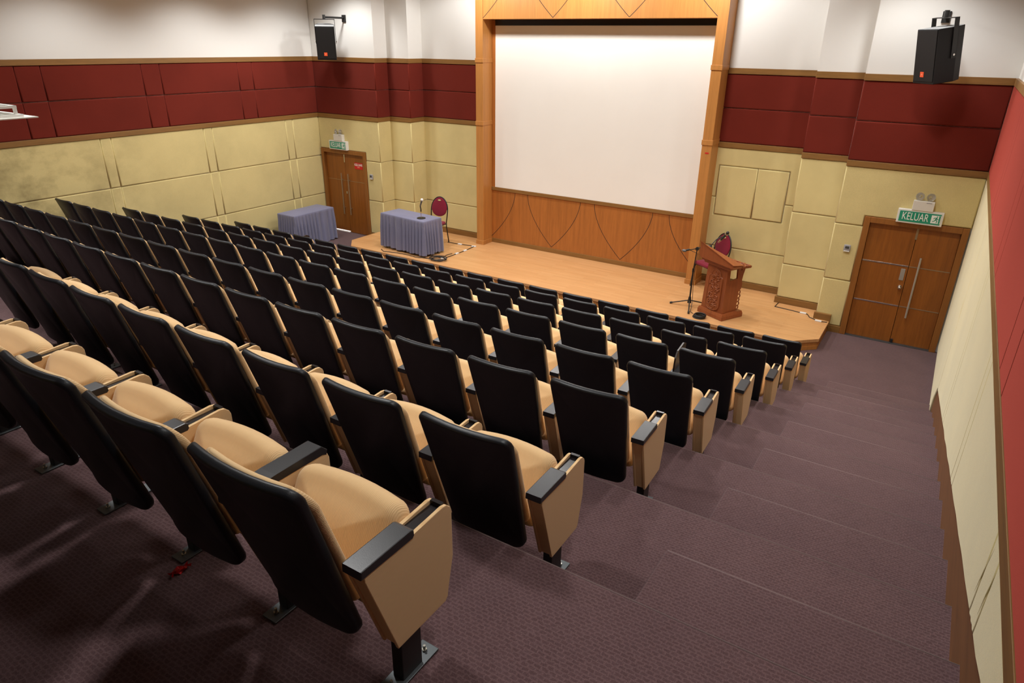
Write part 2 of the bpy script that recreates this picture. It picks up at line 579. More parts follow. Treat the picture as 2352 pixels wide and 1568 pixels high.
# ------------------------------------------------------------------ left wall
wl = empty('wall_left', kind='structure')
bm = bmesh.new(); box(bm, XL - 0.25, XL - PT + 0.012, YB, P1 + 0.9, -0.2, CEIL)
link('plaster', bm, M['white_wall'], wl)
fL = lambda u, v, w_: (XL - PT + w_, u, v)
def panel(parent, poly, f, mat, t=PT, r=0.018, name='fabric_panel', gap=0.003):
    bm = bmesh.new(); padded(bm, poly, f, t, r, gap)
    return link(name, bm, mat, parent, smooth=True)
def rect(u0, u1, v0, v1):
    return [(u0, v0), (u1, v0), (u1, v1), (u0, v1)]
ry = [YB, -0.67, -0.30, 1.36, 1.72, 3.39, 3.75, 5.40, 5.78, 7.45, 7.80, 9.47, 9.82, P1 + 0.035]
for u0, u1 in zip(ry, ry[1:]):
    for v0, v1 in ((Z3, ZS), (ZS, Z2)):
        panel(wl, rect(u0, u1, v0, v1), fL, M['red'])
yy = [YB, -1.63, -1.45, 0.40, 0.59, 2.42, 2.60, 4.45, 4.63, 6.46, 6.65, 8.48, 8.67, 10.51, 10.71, P1 + 0.035]
for u0, u1 in zip(yy, yy[1:]):
    for v0, v1 in ((0.0, ZB), (ZB, ZA), (ZA, Z4)):
        panel(wl, rect(u0, u1, v0, v1), fL, M['yellow'])
for v0, v1 in ((Z4, Z3), (Z2, Z1)):
    bm = bmesh.new(); box(bm, XL - PT, XL + 0.012, YB, P1, v0, v1, 0.004)
    link('wood_band', bm, M['trim_side'], wl)

# ------------------------------------------------------------------ right wall
wr = empty('wall_right', kind='structure')
bm = bmesh.new(); box(bm, XR + 0.03, XR + 0.3, YB, P1 + 0.9, -0.2, CEIL)
link('plaster', bm, M['white_wall'], wr)
fR = lambda u, v, w_: (XR + PT - w_, u, v)
def zbot(y):
    return 1.94 - 0.272 * (y - 3.755)
def wavy(u0, u1, n):
    # the lower edge of the padding is slightly uneven
    return [(u0 + (u1 - u0) * i / n, zbot(u0 + (u1 - u0) * i / n) + (0.006 * math.sin(3.1 * i + u0) if 0 < i < n else 0)) for i in range(n + 1)]
rs = [1.45, 2.48, 2.67, 4.45, 4.63, 6.46, 6.65, 8.50]
for u0, u1 in zip(rs, rs[1:]):
    panel(wr, wavy(u0, u1, 6) + [(u1, Z4), (u0, Z4)], fR, M['yellow_r'], r=0.010)
panel(wr, [(8.50, zbot(8.50)), (8.66, 0.60), (8.90, 0.37), (8.98, 0.10), (P1, 0.10), (P1, Z4), (8.50, Z4)], fR, M['yellow_r'], r=0.02)
rr = [YB, -0.67, -0.30, 1.36, 1.72, 3.70, 4.06, 5.90, 6.26, 8.14, 8.50, P1 - 0.002]
for u0, u1 in zip(rr, rr[1:]):
    for v0, v1 in ((Z3, Z2),):
        panel(wr, rect(u0, u1, v0, v1), fR, M['red_r'], t=PT + 0.001, r=0.006, gap=0.006)
for v0, v1, d in ((Z4, Z3, 0.0), (Z2, Z1, 0.0)):
    bm = bmesh.new(); box(bm, XR - 0.003 + d, XR + PT, YB, P1, v0, v1, 0.002)
    link('wood_band', bm, M['trim_side'], wr)
# loose pleats in the red cloth
for (ya, za, yb, zb_) in ((8.45, 2.74, 8.30, 3.45), (6.24, 2.74, 6.30, 3.30), (7.2, 2.74, 6.9, 3.6), (4.05, 2.74, 4.10, 3.5)):
    bm = bmesh.new()
    tube(bm, [(XR + 0.010, ya + (yb - ya) * i / 8 + 0.03 * math.sin(i), za + (zb_ - za) * i / 8) for i in range(9)], [0.001, .003, .005, .006, .006, .005, .004, .003, .001], 8)
    link('cloth_crease', bm, M['red_r'], wr, smooth=True)
for (ya, za, yb, zb_) in ((2.72, 2.27, 2.62, 2.62), (2.52, 2.32, 2.47, 2.61), (8.68, 1.80, 8.52, 1.45)):
    bm = bmesh.new()
    tube(bm, [(XR + 0.002, ya + (yb - ya) * i / 6, za + (zb_ - za) * i / 6) for i in range(7)], [0.001, .003, .004, .005, .004, .003, .001], 8)
    link('cloth_crease', bm, M['yellow_r'], wr, smooth=True)
# sloped skirting following the stairs
bm = bmesh.new()
prism(bm, [(YB, 1.9), (1.0, 1.9), (8.9, -0.15), (8.9, 0.60), (1.6, 2.66), (1.2, 2.70), (YB, 2.70)], lambda u, v, w_: (w_, u, v), XST - 0.002, XR + 0.05)
sk = link('baseboard_right', bm, M['skirt'])
tag(sk, kind='structure')

# ------------------------------------------------------------------ front wall
wf = empty('wall_front', kind='structure')
def fF(y):
    return lambda u, v, w_: (u, y + PT - w_, v)
segs = [(XL - 0.02, LX1 - 0.02, P1), (LX1 - 0.05, LX2 - 0.02, P2), (LX2 - 0.05, RX2 + 0.03, P3), (RX2, RX1 + 0.03, P2), (RX1, XR + 0.05, P1)]
DL = (-12.60, -11.19, 1.945)       # left door opening incl. frame
DR = (-0.925, 0.435, 1.925)
bm = bmesh.new()
def seg_wall(x0, x1, y, hole=None):
    yb = y + PT - 0.010
    if hole:
        hx0, hx1, hz = hole
        if hx0 > x0 + 0.01: box(bm, x0, hx0, yb, 13.0, -0.2, hz)
        if hx1 < x1 - 0.01: box(bm, hx1, x1, yb, 13.0, -0.2, hz)
        box(bm, x0, x1, yb, 13.0, hz, CEIL)
        box(bm, hx0, hx1, y + 0.55, 13.0, -0.2, hz)
    else:
        box(bm, x0, x1, yb, 13.0, -0.2, CEIL)
for i, (x0, x1, y) in enumerate(segs):
    seg_wall(x0, x1, y, DL if i == 0 else DR if i == 4 else None)
# returns
link('plaster', bm, M['white_wall'], wf)
PILL_L0, PILL_L1 = -8.46, -8.285
PILL_R0, PILL_R1 = -3.70, -3.525
parts = [(XL, LX1, P1), (LX1 - 0.03, LX2, P2), (LX2 - 0.03, PILL_L0 + 0.05, P3), (PILL_R1 - 0.05, RX2, P3), (RX2, RX1, P2), (RX1, XR, P1)]
for i, (x0, x1, y) in enumerate(parts):
    f = fF(y)
    for v0, v1 in ((Z3, ZS), (ZS, Z2)):
        panel(wf, rect(x0, x1, v0, v1), f, M['red'])
    for v0, v1 in ((Z4, Z3), (Z2, Z1)):
        bm = bmesh.new(); box(bm, x0, x1, y - 0.012, y + PT, v0, v1, 0.004)
        link('wood_band', bm, M['trim'], wf)
    lo = HS + 0.11 if 0 < i < 5 else 0.11
    if i == 0:
        panel(wf, [(DL[1], ZA), (x1, ZA), (x1, Z4), (x0, Z4), (x0, DL[2]), (DL[1], DL[2])], f, M['yellow'])
        panel(wf, rect(DL[1], x1, ZB, ZA), f, M['yellow'])
        panel(wf, rect(DL[1], x1, lo, ZB), f, M['yellow'])
    elif i == 5:
        panel(wf, [(x0, ZA), (DR[0], ZA), (DR[0], DR[2]), (x1, DR[2]), (x1, Z4), (x0, Z4)], f, M['yellow'])
        panel(wf, rect(x0, DR[0], ZB, ZA), f, M['yellow'])
        panel(wf, rect(x0, DR[0], lo, ZB), f, M['yellow'])
    elif i == 3:
        ax0, ax1, axm, az0, az1 = -3.455, -2.262, -2.785, 1.455, 2.325
        panel(wf, [(x0, ZA), (ax0, ZA), (ax0, az1), (ax1, az1), (ax1, ZA), (x1, ZA), (x1, Z4), (x0, Z4)], f, M['yellow'])
        panel(wf, [(x0, ZB), (x1, ZB), (x1, ZA), (ax1, ZA), (ax1, az0), (ax0, az0), (ax0, ZA), (x0, ZA)], f, M['yellow'])
        panel(wf, rect(x0, x1, lo, ZB), f, M['yellow'])
        panel(wf, rect(ax0, axm, az0, az1), f, M['yellow'], t=PT + 0.012, name='access_door', gap=0.006)
        panel(wf, rect(axm, ax1, az0, az1), f, M['yellow'], t=PT + 0.012, name='access_door', gap=0.006)
    else:
        for v0, v1 in ((lo, ZB), (ZB, ZA), (ZA, Z4)):
            panel(wf, rect(x0, x1, v0, v1), f, M['yellow'])
# padded returns facing the camera on the left steps
for xr_, ya, yb in ((LX1, P1, P2), (LX2, P2, P3)):
    f = lambda u, v, w_, xr_=xr_: (xr_ - 0.02 + w_, u, v)
    for v0, v1 in ((Z3, ZS), (ZS, Z2)):
        panel(wf, rect(ya + 0.002, yb + 0.03, v0, v1), f, M['red'], t=0.022, r=0.008)
    for v0, v1 in ((HS + 0.11, ZB), (ZB, ZA), (ZA, Z4)):
        panel(wf, rect(ya + 0.002, yb + 0.03, v0, v1), f, M['yellow'], t=0.022, r=0.008)
    for v0, v1 in ((Z4, Z3), (Z2, Z1)):
        bm = bmesh.new(); box(bm, xr_ - 0.02, xr_ + 0.012, ya - 0.01, yb, v0, v1, 0.004)
        link('wood_band', bm, M['trim_side'], wf)
# baseboards along the front
bb = empty('baseboard_front', kind='structure')
for x0, x1, y, z in ((RX1 - 0.02, DR[0], P1, 0.0), (RX2 - 0.02, RX1, P2, HS), (PILL_R1, RX2, P3, HS), (LX2, PILL_L0, P3, HS), (LX1, LX2 + 0.02, P2, HS), (DL[1], LX1 + 0.02, P1, 0.0)):
    bm = bmesh.new(); box(bm, x0, x1, y - 0.018, y + PT, z, z + 0.11, 0.004)
    link('skirting_board', bm, M['trim'], bb)
bm = bmesh.new(); box(bm, RX1 - 0.02, -1.09, P1 - 0.05, P1, 0.0, HS + 0.11, 0.004)
link('skirting_board', bm, M['trim'], bb)
for xr_, ya, yb in ((LX1, P1, P2), (LX2, P2, P3)):
    bm = bmesh.new(); box(bm, xr_, xr_ + 0.018, ya - 0.018, yb, HS, HS + 0.11, 0.004)
    link('skirting_board', bm, M['trim_side'], bb)

# ------------------------------------------------------------------ doors
def double_door(name, x0, x1, zt, xs, y, kind):
    d = empty(name, kind='structure')
    fw = 0.085
    for (a0, a1, b0, b1) in ((x0, x0 + fw, 0, zt), (x1 - fw, x1, 0, zt), (x0 + fw, x1 - fw, zt - fw, zt)):
        bm = bmesh.new(); box(bm, a0, a1, y - 0.02, y + 0.14, b0, b1, 0.005)
        link('door_frame', bm, M['doorframe_wood'], d)
    yl = y + 0.045
    lz = zt - fw - 0.005
    leaves = []
    for i, (a0, a1) in enumerate(((x0 + fw + 0.003, xs - 0.003), (xs + 0.003, x1 - fw - 0.003))):
        zb_ = 0.03 if (kind == 'L' and i == 0) else 0.008
        bm = bmesh.new(); box(bm, a0, a1, yl, yl + 0.045, zb_, lz, 0.003)
        leaves.append(link('door_leaf', bm, M['door_wood'], d))
    return d, leaves, yl
dr, lv, yl = double_door('door_1', DR[0], DR[1], DR[2], -0.195, P1, 'R')
a0, a1 = DR[0] + 0.09, -0.2
for z in (1.245, 0.61):
    bm = bmesh.new(); box(bm, a0, a1, yl - 0.004, yl + 0.004, z - 0.011, z + 0.011, 0.002)
    link('steel_strip', bm, M['chrome'], lv[0])
    bm = bmesh.new(); box(bm, -0.19, 0.345, yl - 0.0025, yl + 0.004, z - 0.007, z + 0.007, 0.001)
    link('steel_strip', bm, M['bronze'], lv[1])
bm = bmesh.new(); box(bm, -0.285, -0.225, yl - 0.006, yl + 0.002, 1.02, 1.20, 0.003)
tag(link('lock_plate', bm, M['satin'], lv[0]), 'steel lock plate')
bm = bmesh.new(); cyl(bm, (-0.245, yl, 0.915), (-0.245, yl - 0.02, 0.915), 0.03, n=16); cyl(bm, (-0.245, yl - 0.02, 0.915), (-0.245, yl - 0.045, 0.915), 0.012, n=10); ball(bm, (-0.245, yl - 0.055, 0.915), 0.026, 14)
link('knob', bm, M['chrome'], lv[0], smooth=True, auto=40)
bm = bmesh.new()
cyl(bm, (-0.065, yl - 0.055, 0.46), (-0.065, yl - 0.055, 1.41), 0.014, n=12)
for z in (0.56, 1.31):
    cyl(bm, (-0.065, yl, z), (-0.065, yl - 0.055, z), 0.009, n=8)
link('pull_handle', bm, M['satin'], lv[1], smooth=True, auto=40)
bm = bmesh.new(); box(bm, -0.212, -0.182, yl - 0.006, yl, 1.66, 1.83, 0.002)
link('flush_bolt', bm, M['bronze'], lv[1])
bm = bmesh.new(); box(bm, -0.19, -0.155, yl - 0.03, yl, 0.012, 0.07, 0.003)
link('door_stop', bm, M['steel_black'], lv[1])
bm = bmesh.new(); box(bm, DR[0] + 0.08, DR[1] - 0.08, P1 - 0.02, P1 + 0.12, 0.0, 0.010, 0.002)
link('threshold', bm, M['plate'], dr)

dl, lv, yl = double_door('door_2', DL[0], DL[1], DL[2], -11.915, P1, 'L')
for xh, i in ((-12.01, 0), (-11.795, 1)):
    bm = bmesh.new()
    cyl(bm, (xh, yl - 0.055, 0.45), (xh, yl - 0.055, 1.41), 0.014, n=12)
    for z in (0.60, 1.26):
        cyl(bm, (xh, yl, z), (xh, yl - 0.055, z), 0.009, n=8)
    link('pull_handle', bm, M['bronze'], lv[i], smooth=True, auto=40)
bm = bmesh.new(); box(bm, -11.935, -11.905, yl - 0.006, yl, 1.66, 1.84, 0.002)
link('flush_bolt', bm, M['chrome'], lv[0])
bm = bmesh.new(); box(bm, -11.94, -11.90, yl - 0.005, yl, 0.93, 0.99, 0.004)
link('keyhole_plate', bm, M['chrome'], lv[0])
for i, (a0, a1) in enumerate(((-12.5, -11.93), (-11.90, -11.29))):
    bm = bmesh.new(); box(bm, a0, a1, yl - 0.0015, yl + 0.002, 1.237, 1.247)
    link('steel_strip', bm, M['bronze'], lv[i])
# lit corridor behind the left door shows as a bright line under the leaf
bm = bmesh.new(); box(bm, -12.48, -11.925, P1 + 0.02, P1 + 0.5, 0.0, 0.006)
link('threshold', bm, M['white_metal'], dl)
la = bpy.data.lights.new('corridor_lamp', 'AREA'); la.energy = 16; la.size = 0.4; la.color = (0.85, 0.90, 1.0)
lo_ = bpy.data.objects.new('corridor_lamp', la); lo_.location = (-12.2, P1 + 0.38, 0.9); C.objects.link(lo_)

st = empty('door_sticker', (-11.48, yl - 0.002, 1.615), label='red sticker with white lettering on the upper left-hand exit door leaf', cat='sticker')
st['label'] = 'small red KELUAR sticker on the far exit door beside the skirted table'
bm = bmesh.new(); box(bm, -0.125, 0.125, -0.002, 0.0, -0.075, 0.075)
link('backing', bm, M['sticker_red'], st)
text('lettering', 'KELUAR', 0.075, M['sign_white'], st, (0, -0.0028, 0.022), (math.pi / 2, 0, 0), 0.0004, 0.92, offset=0.001)
bm = bmesh.new(); box(bm, -0.04, 0.035, -0.0028, -0.002, -0.038, -0.026)
link('small_print', bm, M['badge_text'], st)

# ------------------------------------------------------------------ screen surround
sr = empty('trim_1', kind='structure')
PF = 11.92
PB = 12.25
for x0, x1 in ((PILL_L0, PILL_L1), (PILL_R0, PILL_R1)):
    bm = bmesh.new(); box(bm, x0, x1, PF, P3 + 0.05, HS, CEIL, 0.004)
    pl = link('pillar', bm, M['frame_wood'], sr)
    for z0, z1, e in ((HS, HS + 0.09, 0.014), (2.69, 2.775, 0.010), (3.885, 3.965, 0.010)):
        bm = bmesh.new(); box(bm, x0 - e, x1 + e, PF - e, P3, z0, z1, 0.004)
        link('moulding', bm, M['frame_wood'], pl)
bm = bmesh.new(); box(bm, PILL_L1, PILL_R0, PF + 0.012, P3, 4.665, CEIL, 0.003)
hd = link('header', bm, M['frame_wood'], sr)
bm = bmesh.new(); box(bm, PILL_L1, PILL_R0, PB, P3 + 0.05, HS, 1.335)
lp = link('lower_panel', bm, M['panel_wood'], sr)
bm = bmesh.new(); box(bm, PILL_L1, PILL_R0, PB - 0.02, P3, 1.335, 1.405, 0.004)
link('ledge', bm, M['trim'], sr)
bm = bmesh.new(); box(bm, PILL_L1, PILL_R0, PB - 0.016, PB + 0.02, HS, HS + 0.09, 0.003)
link('skirting_board', bm, M['trim'], sr)
bm = bmesh.new(); box(bm, PILL_L1, PILL_R0, PB + 0.02, P3 + 0.05, 1.405, 4.70)
link('recess_back', bm, M['groove'], sr)
# pale inlay side strip left of the screen
bm = bmesh.new(); box(bm, PILL_L1 + 0.001, -8.2, PB - 0.005, PB + 0.03, 1.405, 4.66)
link('side_board', bm, M['panel_wood'], sr)
def groove(parent, pts, y):
    bm = bmesh.new()
    n = len(pts)
    for s in (0,):
        L = []
        for i, (x, z) in enumerate(pts):
            t = Vector((pts[min(i + 1, n - 1)][0] - pts[max(i - 1, 0)][0], pts[min(i + 1, n - 1)][1] - pts[max(i - 1, 0)][1])).normalized()
            nx, nz = -t.y * 0.0055, t.x * 0.0055
            L.append([bm.verts.new((x + nx, y - 0.001, z + nz)), bm.verts.new((x - nx, y - 0.001, z - nz)),
                      bm.verts.new((x - nx, y + 0.004, z - nz)), bm.verts.new((x + nx, y + 0.004, z + nz))])
        for A, B in zip(L, L[1:]):
            bridge(bm, A, B)
        bm.faces.new(L[0]); bm.faces.new(L[-1][::-1])
    return link('inlay_line', bm, M['groove'], parent)
def ogee(xa, za, xb, zb_, n=14):
    # leaves the top vertically and curves in to the tip
    out = []
    for i in range(n + 1):
        t = i / n
        a = 1 - (1 - t) ** 1.0
        x = xa + (xb - xa) * (t ** 1.75)
        z = za + (zb_ - za) * a
        out.append((x, z))
    return out
for xa, xb in ((-7.69, -8.30), (-7.38, -6.765), (-6.135, -6.765), (-5.82, -5.185), (-4.585, -5.185), (-4.26, -3.69)):
    groove(lp, ogee(xa, 1.33, xb, 0.30 if abs(xb + 3.69) > .01 else 0.40), PB)
for xa, xb in ((-7.42, -6.735), (-6.05, -6.735), (-5.92, -5.232), (-4.54, -5.232), (-4.41, -3.70), (-7.56, -8.285)):
    groove(hd, ogee(xa, 5.74, xb, 4.685), PF + 0.012)

scn = empty('projection_screen', (-5.98, PB - 0.005, 1.40), label='large pale projection screen in the wooden surround above the stage', cat='screen')
bm = bmesh.new(); box(bm, -8.2 + 5.98, PILL_R0 + 5.98, 0.0, 0.02, 0.006, 3.16)
link('screen_fabric', bm, M['screen'], scn)
bm = bmesh.new(); box(bm, -8.2 + 5.98, PILL_R0 + 5.98, -0.012, 0.02, 3.16, 3.29)
link('gap_shade_strip', bm, M['slot'], scn)  # black strip standing in for the shaded gap between screen and header
rt = empty('red_tape', (-3.60, PF - 0.001, 2.56), label='small scrap of red tape stuck on the pillar by the screen', cat='tape')
bm = bmesh.new(); box(bm, -0.03, 0.035, -0.002, 0.0, -0.012, 0.012)
link('strip', bm, M['sticker_red'], rt)

# ------------------------------------------------------------------ stage
stage = empty('stage', label='low honey wood stage platform below the projection screen', cat='stage')
sp = [(-10.91, P1 - 0.02), (-10.91, 10.55), (-10.60, 10.21), (-1.455, 10.21), (-1.10, 10.55), (-1.10, P1 - 0.06), (RX1 - 0.01, P1 - 0.02), (RX1 - 0.03, P2 - 0.02), (RX2 - 0.03, P2 - 0.02), (RX2 - 0.03, P3 - 0.02), (-3.5, P3 - 0.02), (-3.5, P3 + 0.02), (-8.5, P3 + 0.02), (LX2, P3 - 0.02), (LX2 + 0.0, P2 - 0.02), (LX1, P2 - 0.02), (LX1, P1 - 0.02)]
bm = bmesh.new(); prism(bm, sp, lambda u, v, w_: (u, v, w_), 0.128, HS, 0.004)
link('floor_boards', bm, M['stage'], stage)
bm = bmesh.new(); prism(bm, inset(sp, 0.018), lambda u, v, w_: (u, v, w_), 0.062, 0.128)
link('fascia', bm, M['frame_wood'], stage)
bm = bmesh.new(); prism(bm, inset(sp, 0.008), lambda u, v, w_: (u, v, w_), 0.001, 0.062)
link('plinth', bm, M['frame_wood'], stage)

# ------------------------------------------------------------------ auditorium chair
def ybk(z):
    d = 0.925 - z
    return 0.4884 * d - 0.2666 * d * d
def sbk(z):
    d = 0.925 - z
    return math.atan(0.4884 - 0.5332 * d)
def fback(off, curve=0.030):
    def f(u, v, w_):
        th = sbk(v)
        c = -curve * (1 - (u / 0.245) ** 2)
        ww = w_ + off
        return (u, ybk(v) + c + ww * math.cos(th), v + ww * math.sin(th))
    return f
chair = empty('auditorium_chair')
bm = bmesh.new()
slab(bm, rrect(0.210, 0.239, 0.225, 0.925, 0.055, 0.042, 5, 0.0), fback(0.0), 0.036, 0.012, 0.0, 0.0, 4, 3)
shell = link('back_shell', bm, M['black'], chair, smooth=True)
bm = bmesh.new()
for z in (0.262, 0.282, 0.302):
    f = fback(-0.0155)
    tube(bm, [f(-0.19 + 0.38 * i / 10, z, 0) for i in range(11)], 0.0022, 5)
link('moulded_ribs', bm, M['black'], chair, smooth=True)
bm = bmesh.new()
slab(bm, rrect(0.220, 0.231, 0.36, 0.893, 0.05, 0.075, 5, 0.0), fback(0.027), 0.028, 0.012, 0.022, 0.0, 4, 3)
link('back_cushion', bm, M['cream'], chair, smooth=True)
def fseat(u, v, w_):
    # v: height along the folded seat, w: towards the sitter's back
    dy, dz = 0.145 / 0.306, 0.27 / 0.306
    return (u, 0.272 + v * dy - w_ * dz * 0.94, 0.325 + v * dz + w_ * dy)
bm = bmesh.new()
slab(bm, rrect(0.234, 0.241, -0.02, 0.335, 0.05, 0.065, 6, 0.014), fseat, 0.125, 0.050, 0.038, 0.0, 5, 4)
link('seat_cushion', bm, M['cream_seat'], chair, smooth=True)
bm = bmesh.new()
slab(bm, rrect(0.20, 0.215, 0.01, 0.29, 0.04, 0.06, 5, 0.02), lambda u, v, w_: fseat(u, v, w_ - 0.062), 0.012, 0.004, 0, 0.006, 3, 2)
link('seat_pan', bm, M['black'], chair, smooth=True)
AX = 0.285
ARM_F = [(0.250, 0.190), (0.500, 0.190), (0.514, 0.205), (0.518, 0.255), (0.549, 0.365), (0.547, 0.560), (0.540, 0.578), (0.522, 0.595), (0.500, 0.600), (0.350, 0.590), (0.338, 0.588), (0.130, 0.588), (0.132, 0.56)]
CORE_F = [(0.256, 0.195), (0.500, 0.195), (0.514, 0.255), (0.538, 0.365), (0.536, 0.520), (0.515, 0.548), (0.338, 0.548), (0.338, 0.588), (0.136, 0.588), (0.138, 0.56)]
def add_arm(parent, ax, long_pad=False):
    for s in (-1, 1):
        bm = bmesh.new()
        c = ax + s * 0.0305
        prism(bm, ARM_F, lambda u, v, w_: (w_, u, v), c - 0.007, c + 0.007, 0.003)
        link('arm_panel', bm, M['cream'], parent)
    bm = bmesh.new()
    prism(bm, CORE_F, lambda u, v, w_: (w_, u, v), ax - 0.024, ax + 0.024)
    link('arm_core', bm, M['cream'], parent)
    if long_pad:
        prof = [(0.120, 0.586), (0.515, 0.590), (0.535, 0.575), (0.540, 0.597), (0.515, 0.622), (0.30, 0.620), (0.122, 0.612)]
    else:
        prof = [(0.116, 0.582), (0.346, 0.578), (0.354, 0.586), (0.352, 0.608), (0.340, 0.614), (0.118, 0.612)]
    bm = bmesh.new()
    prism(bm, prof, lambda u, v, w_: (w_, u, v), ax - 0.0395, ax + 0.0395, 0.004)
    link('arm_pad', bm, M['black_pad'], parent)
    if not long_pad:
        bm = bmesh.new()
        box(bm, ax - 0.023, ax + 0.023, 0.356, 0.520, 0.545, 0.583)
        box(bm, ax - 0.023, ax + 0.023, 0.350, 0.362, 0.570, 0.596)
        box(bm, ax - 0.023, ax + 0.023, 0.508, 0.524, 0.545, 0.600)
        link('tablet_slot', bm, M['slot'], parent)
    bm = bmesh.new(); box(bm, ax - 0.024, ax + 0.024, 0.275, 0.375, 0.004, 0.20, 0.003)
    link('leg', bm, M['steel_black'], parent)
    bm = bmesh.new(); box(bm, ax - 0.038, ax + 0.038, 0.205, 0.450, 0.0, 0.007, 0.002)
    pl_ = link('base_plate', bm, M['plate'], parent)
    for yb_ in (0.240, 0.415):
        bm = bmesh.new()
        cyl(bm, (ax, yb_, 0.006), (ax, yb_, 0.014), 0.010, n=6)
        cyl(bm, (ax, yb_, 0.014), (ax, yb_, 0.030), 0.005, n=8)
        link('bolt', bm, M['bolt'], pl_)
add_arm(chair, AX)

def copy_tree(o, parent=None, loc=None, rz=0.0):
    c = o.copy()
    C.objects.link(c)
    if parent:
        c.parent = parent
    if loc is not None:
        c.location = loc
        c.rotation_euler = (0, 0, rz)
    for ch in o.children:
        copy_tree(ch, c)
    return c

ORD = ['first', 'second', 'third', 'fourth', 'fifth', 'sixth', 'seventh', 'eighth', 'ninth', 'tenth', 'eleventh', 'twelfth',
       'thirteenth', 'fourteenth', 'fifteenth', 'sixteenth', 'seventeenth', 'eighteenth', 'nineteenth']
def raised_tablet(parent, flat):
    bm = bmesh.new()
    if flat:
        prism(bm, [(-0.02, 0.20), (0.23, 0.22), (0.27, 0.30), (0.25, 0.46), (0.03, 0.50), (-0.02, 0.46)], lambda u, v, w_: (AX - u, v, w_), 0.700, 0.716, 0.003)
        cyl(bm, (AX, 0.44, 0.55), (AX, 0.44, 0.70), 0.010, n=8)
    else:
        prism(bm, [(0.17, 0.56), (0.44, 0.56), (0.46, 0.61), (0.43, 0.79), (0.36, 0.82), (0.20, 0.80), (0.16, 0.74)], lambda u, v, w_: (AX - 0.02 + w_ + 0.05 * (v - 0.56), u, v), -0.008, 0.008, 0.003)
        cyl(bm, (AX, 0.44, 0.50), (AX, 0.40, 0.60), 0.010, n=8)
    tag(link('writing_tablet', bm, M['tablet'], parent), 'dark fold-out writing tablet left up')

TABLETS = {('E', 1): False, ('H', 17): True, ('G', 15): True, ('H', 16): False}
rownum = {k: 7 - i for i, k in enumerate(keys)}
for k in keys:
    x0, p, c, y0, y1, y2, zt = ROWS[k]
    x = x0 - 0.243
    for i in range(NCH[k]):
        if i:
            x -= max(0.582 if (k, i) == ('B', 8) else 0.569, p - c * (2 * i - 1) * 1e-3)
        y = y0 + y1 * i * 1e-2 + y2 * i * i * 1e-3
        slope = (y1 * 1e-2 + 2 * y2 * i * 1e-3) / (-p)
        o = copy_tree(chair, None, (x, y, zt + 0.002), math.atan(slope) * 0.9 + random.uniform(-0.006, 0.006))
        if k == 'A' and i == 1:
            for ch in list(o.children):
                if ch.name.startswith(('arm_', 'tablet_slot', 'leg', 'base_plate')):
                    for g_ in list(ch.children):
                        bpy.data.objects.remove(g_)
                    bpy.data.objects.remove(ch)
            add_arm(o, AX, True)
        if i == 18:
            add_arm(o, -AX)
        if (k, i) in TABLETS:
            raised_tablet(o, TABLETS[(k, i)])
        tag(o, 'black-backed cream chair, %s from the stepped aisle, %s row from the stage' % (ORD[i], ORD[rownum[k]]), 'chair', 'tiered auditorium chairs')
for o in list(chair.children_recursive):
    bpy.data.objects.remove(o)
bpy.data.objects.remove(chair)

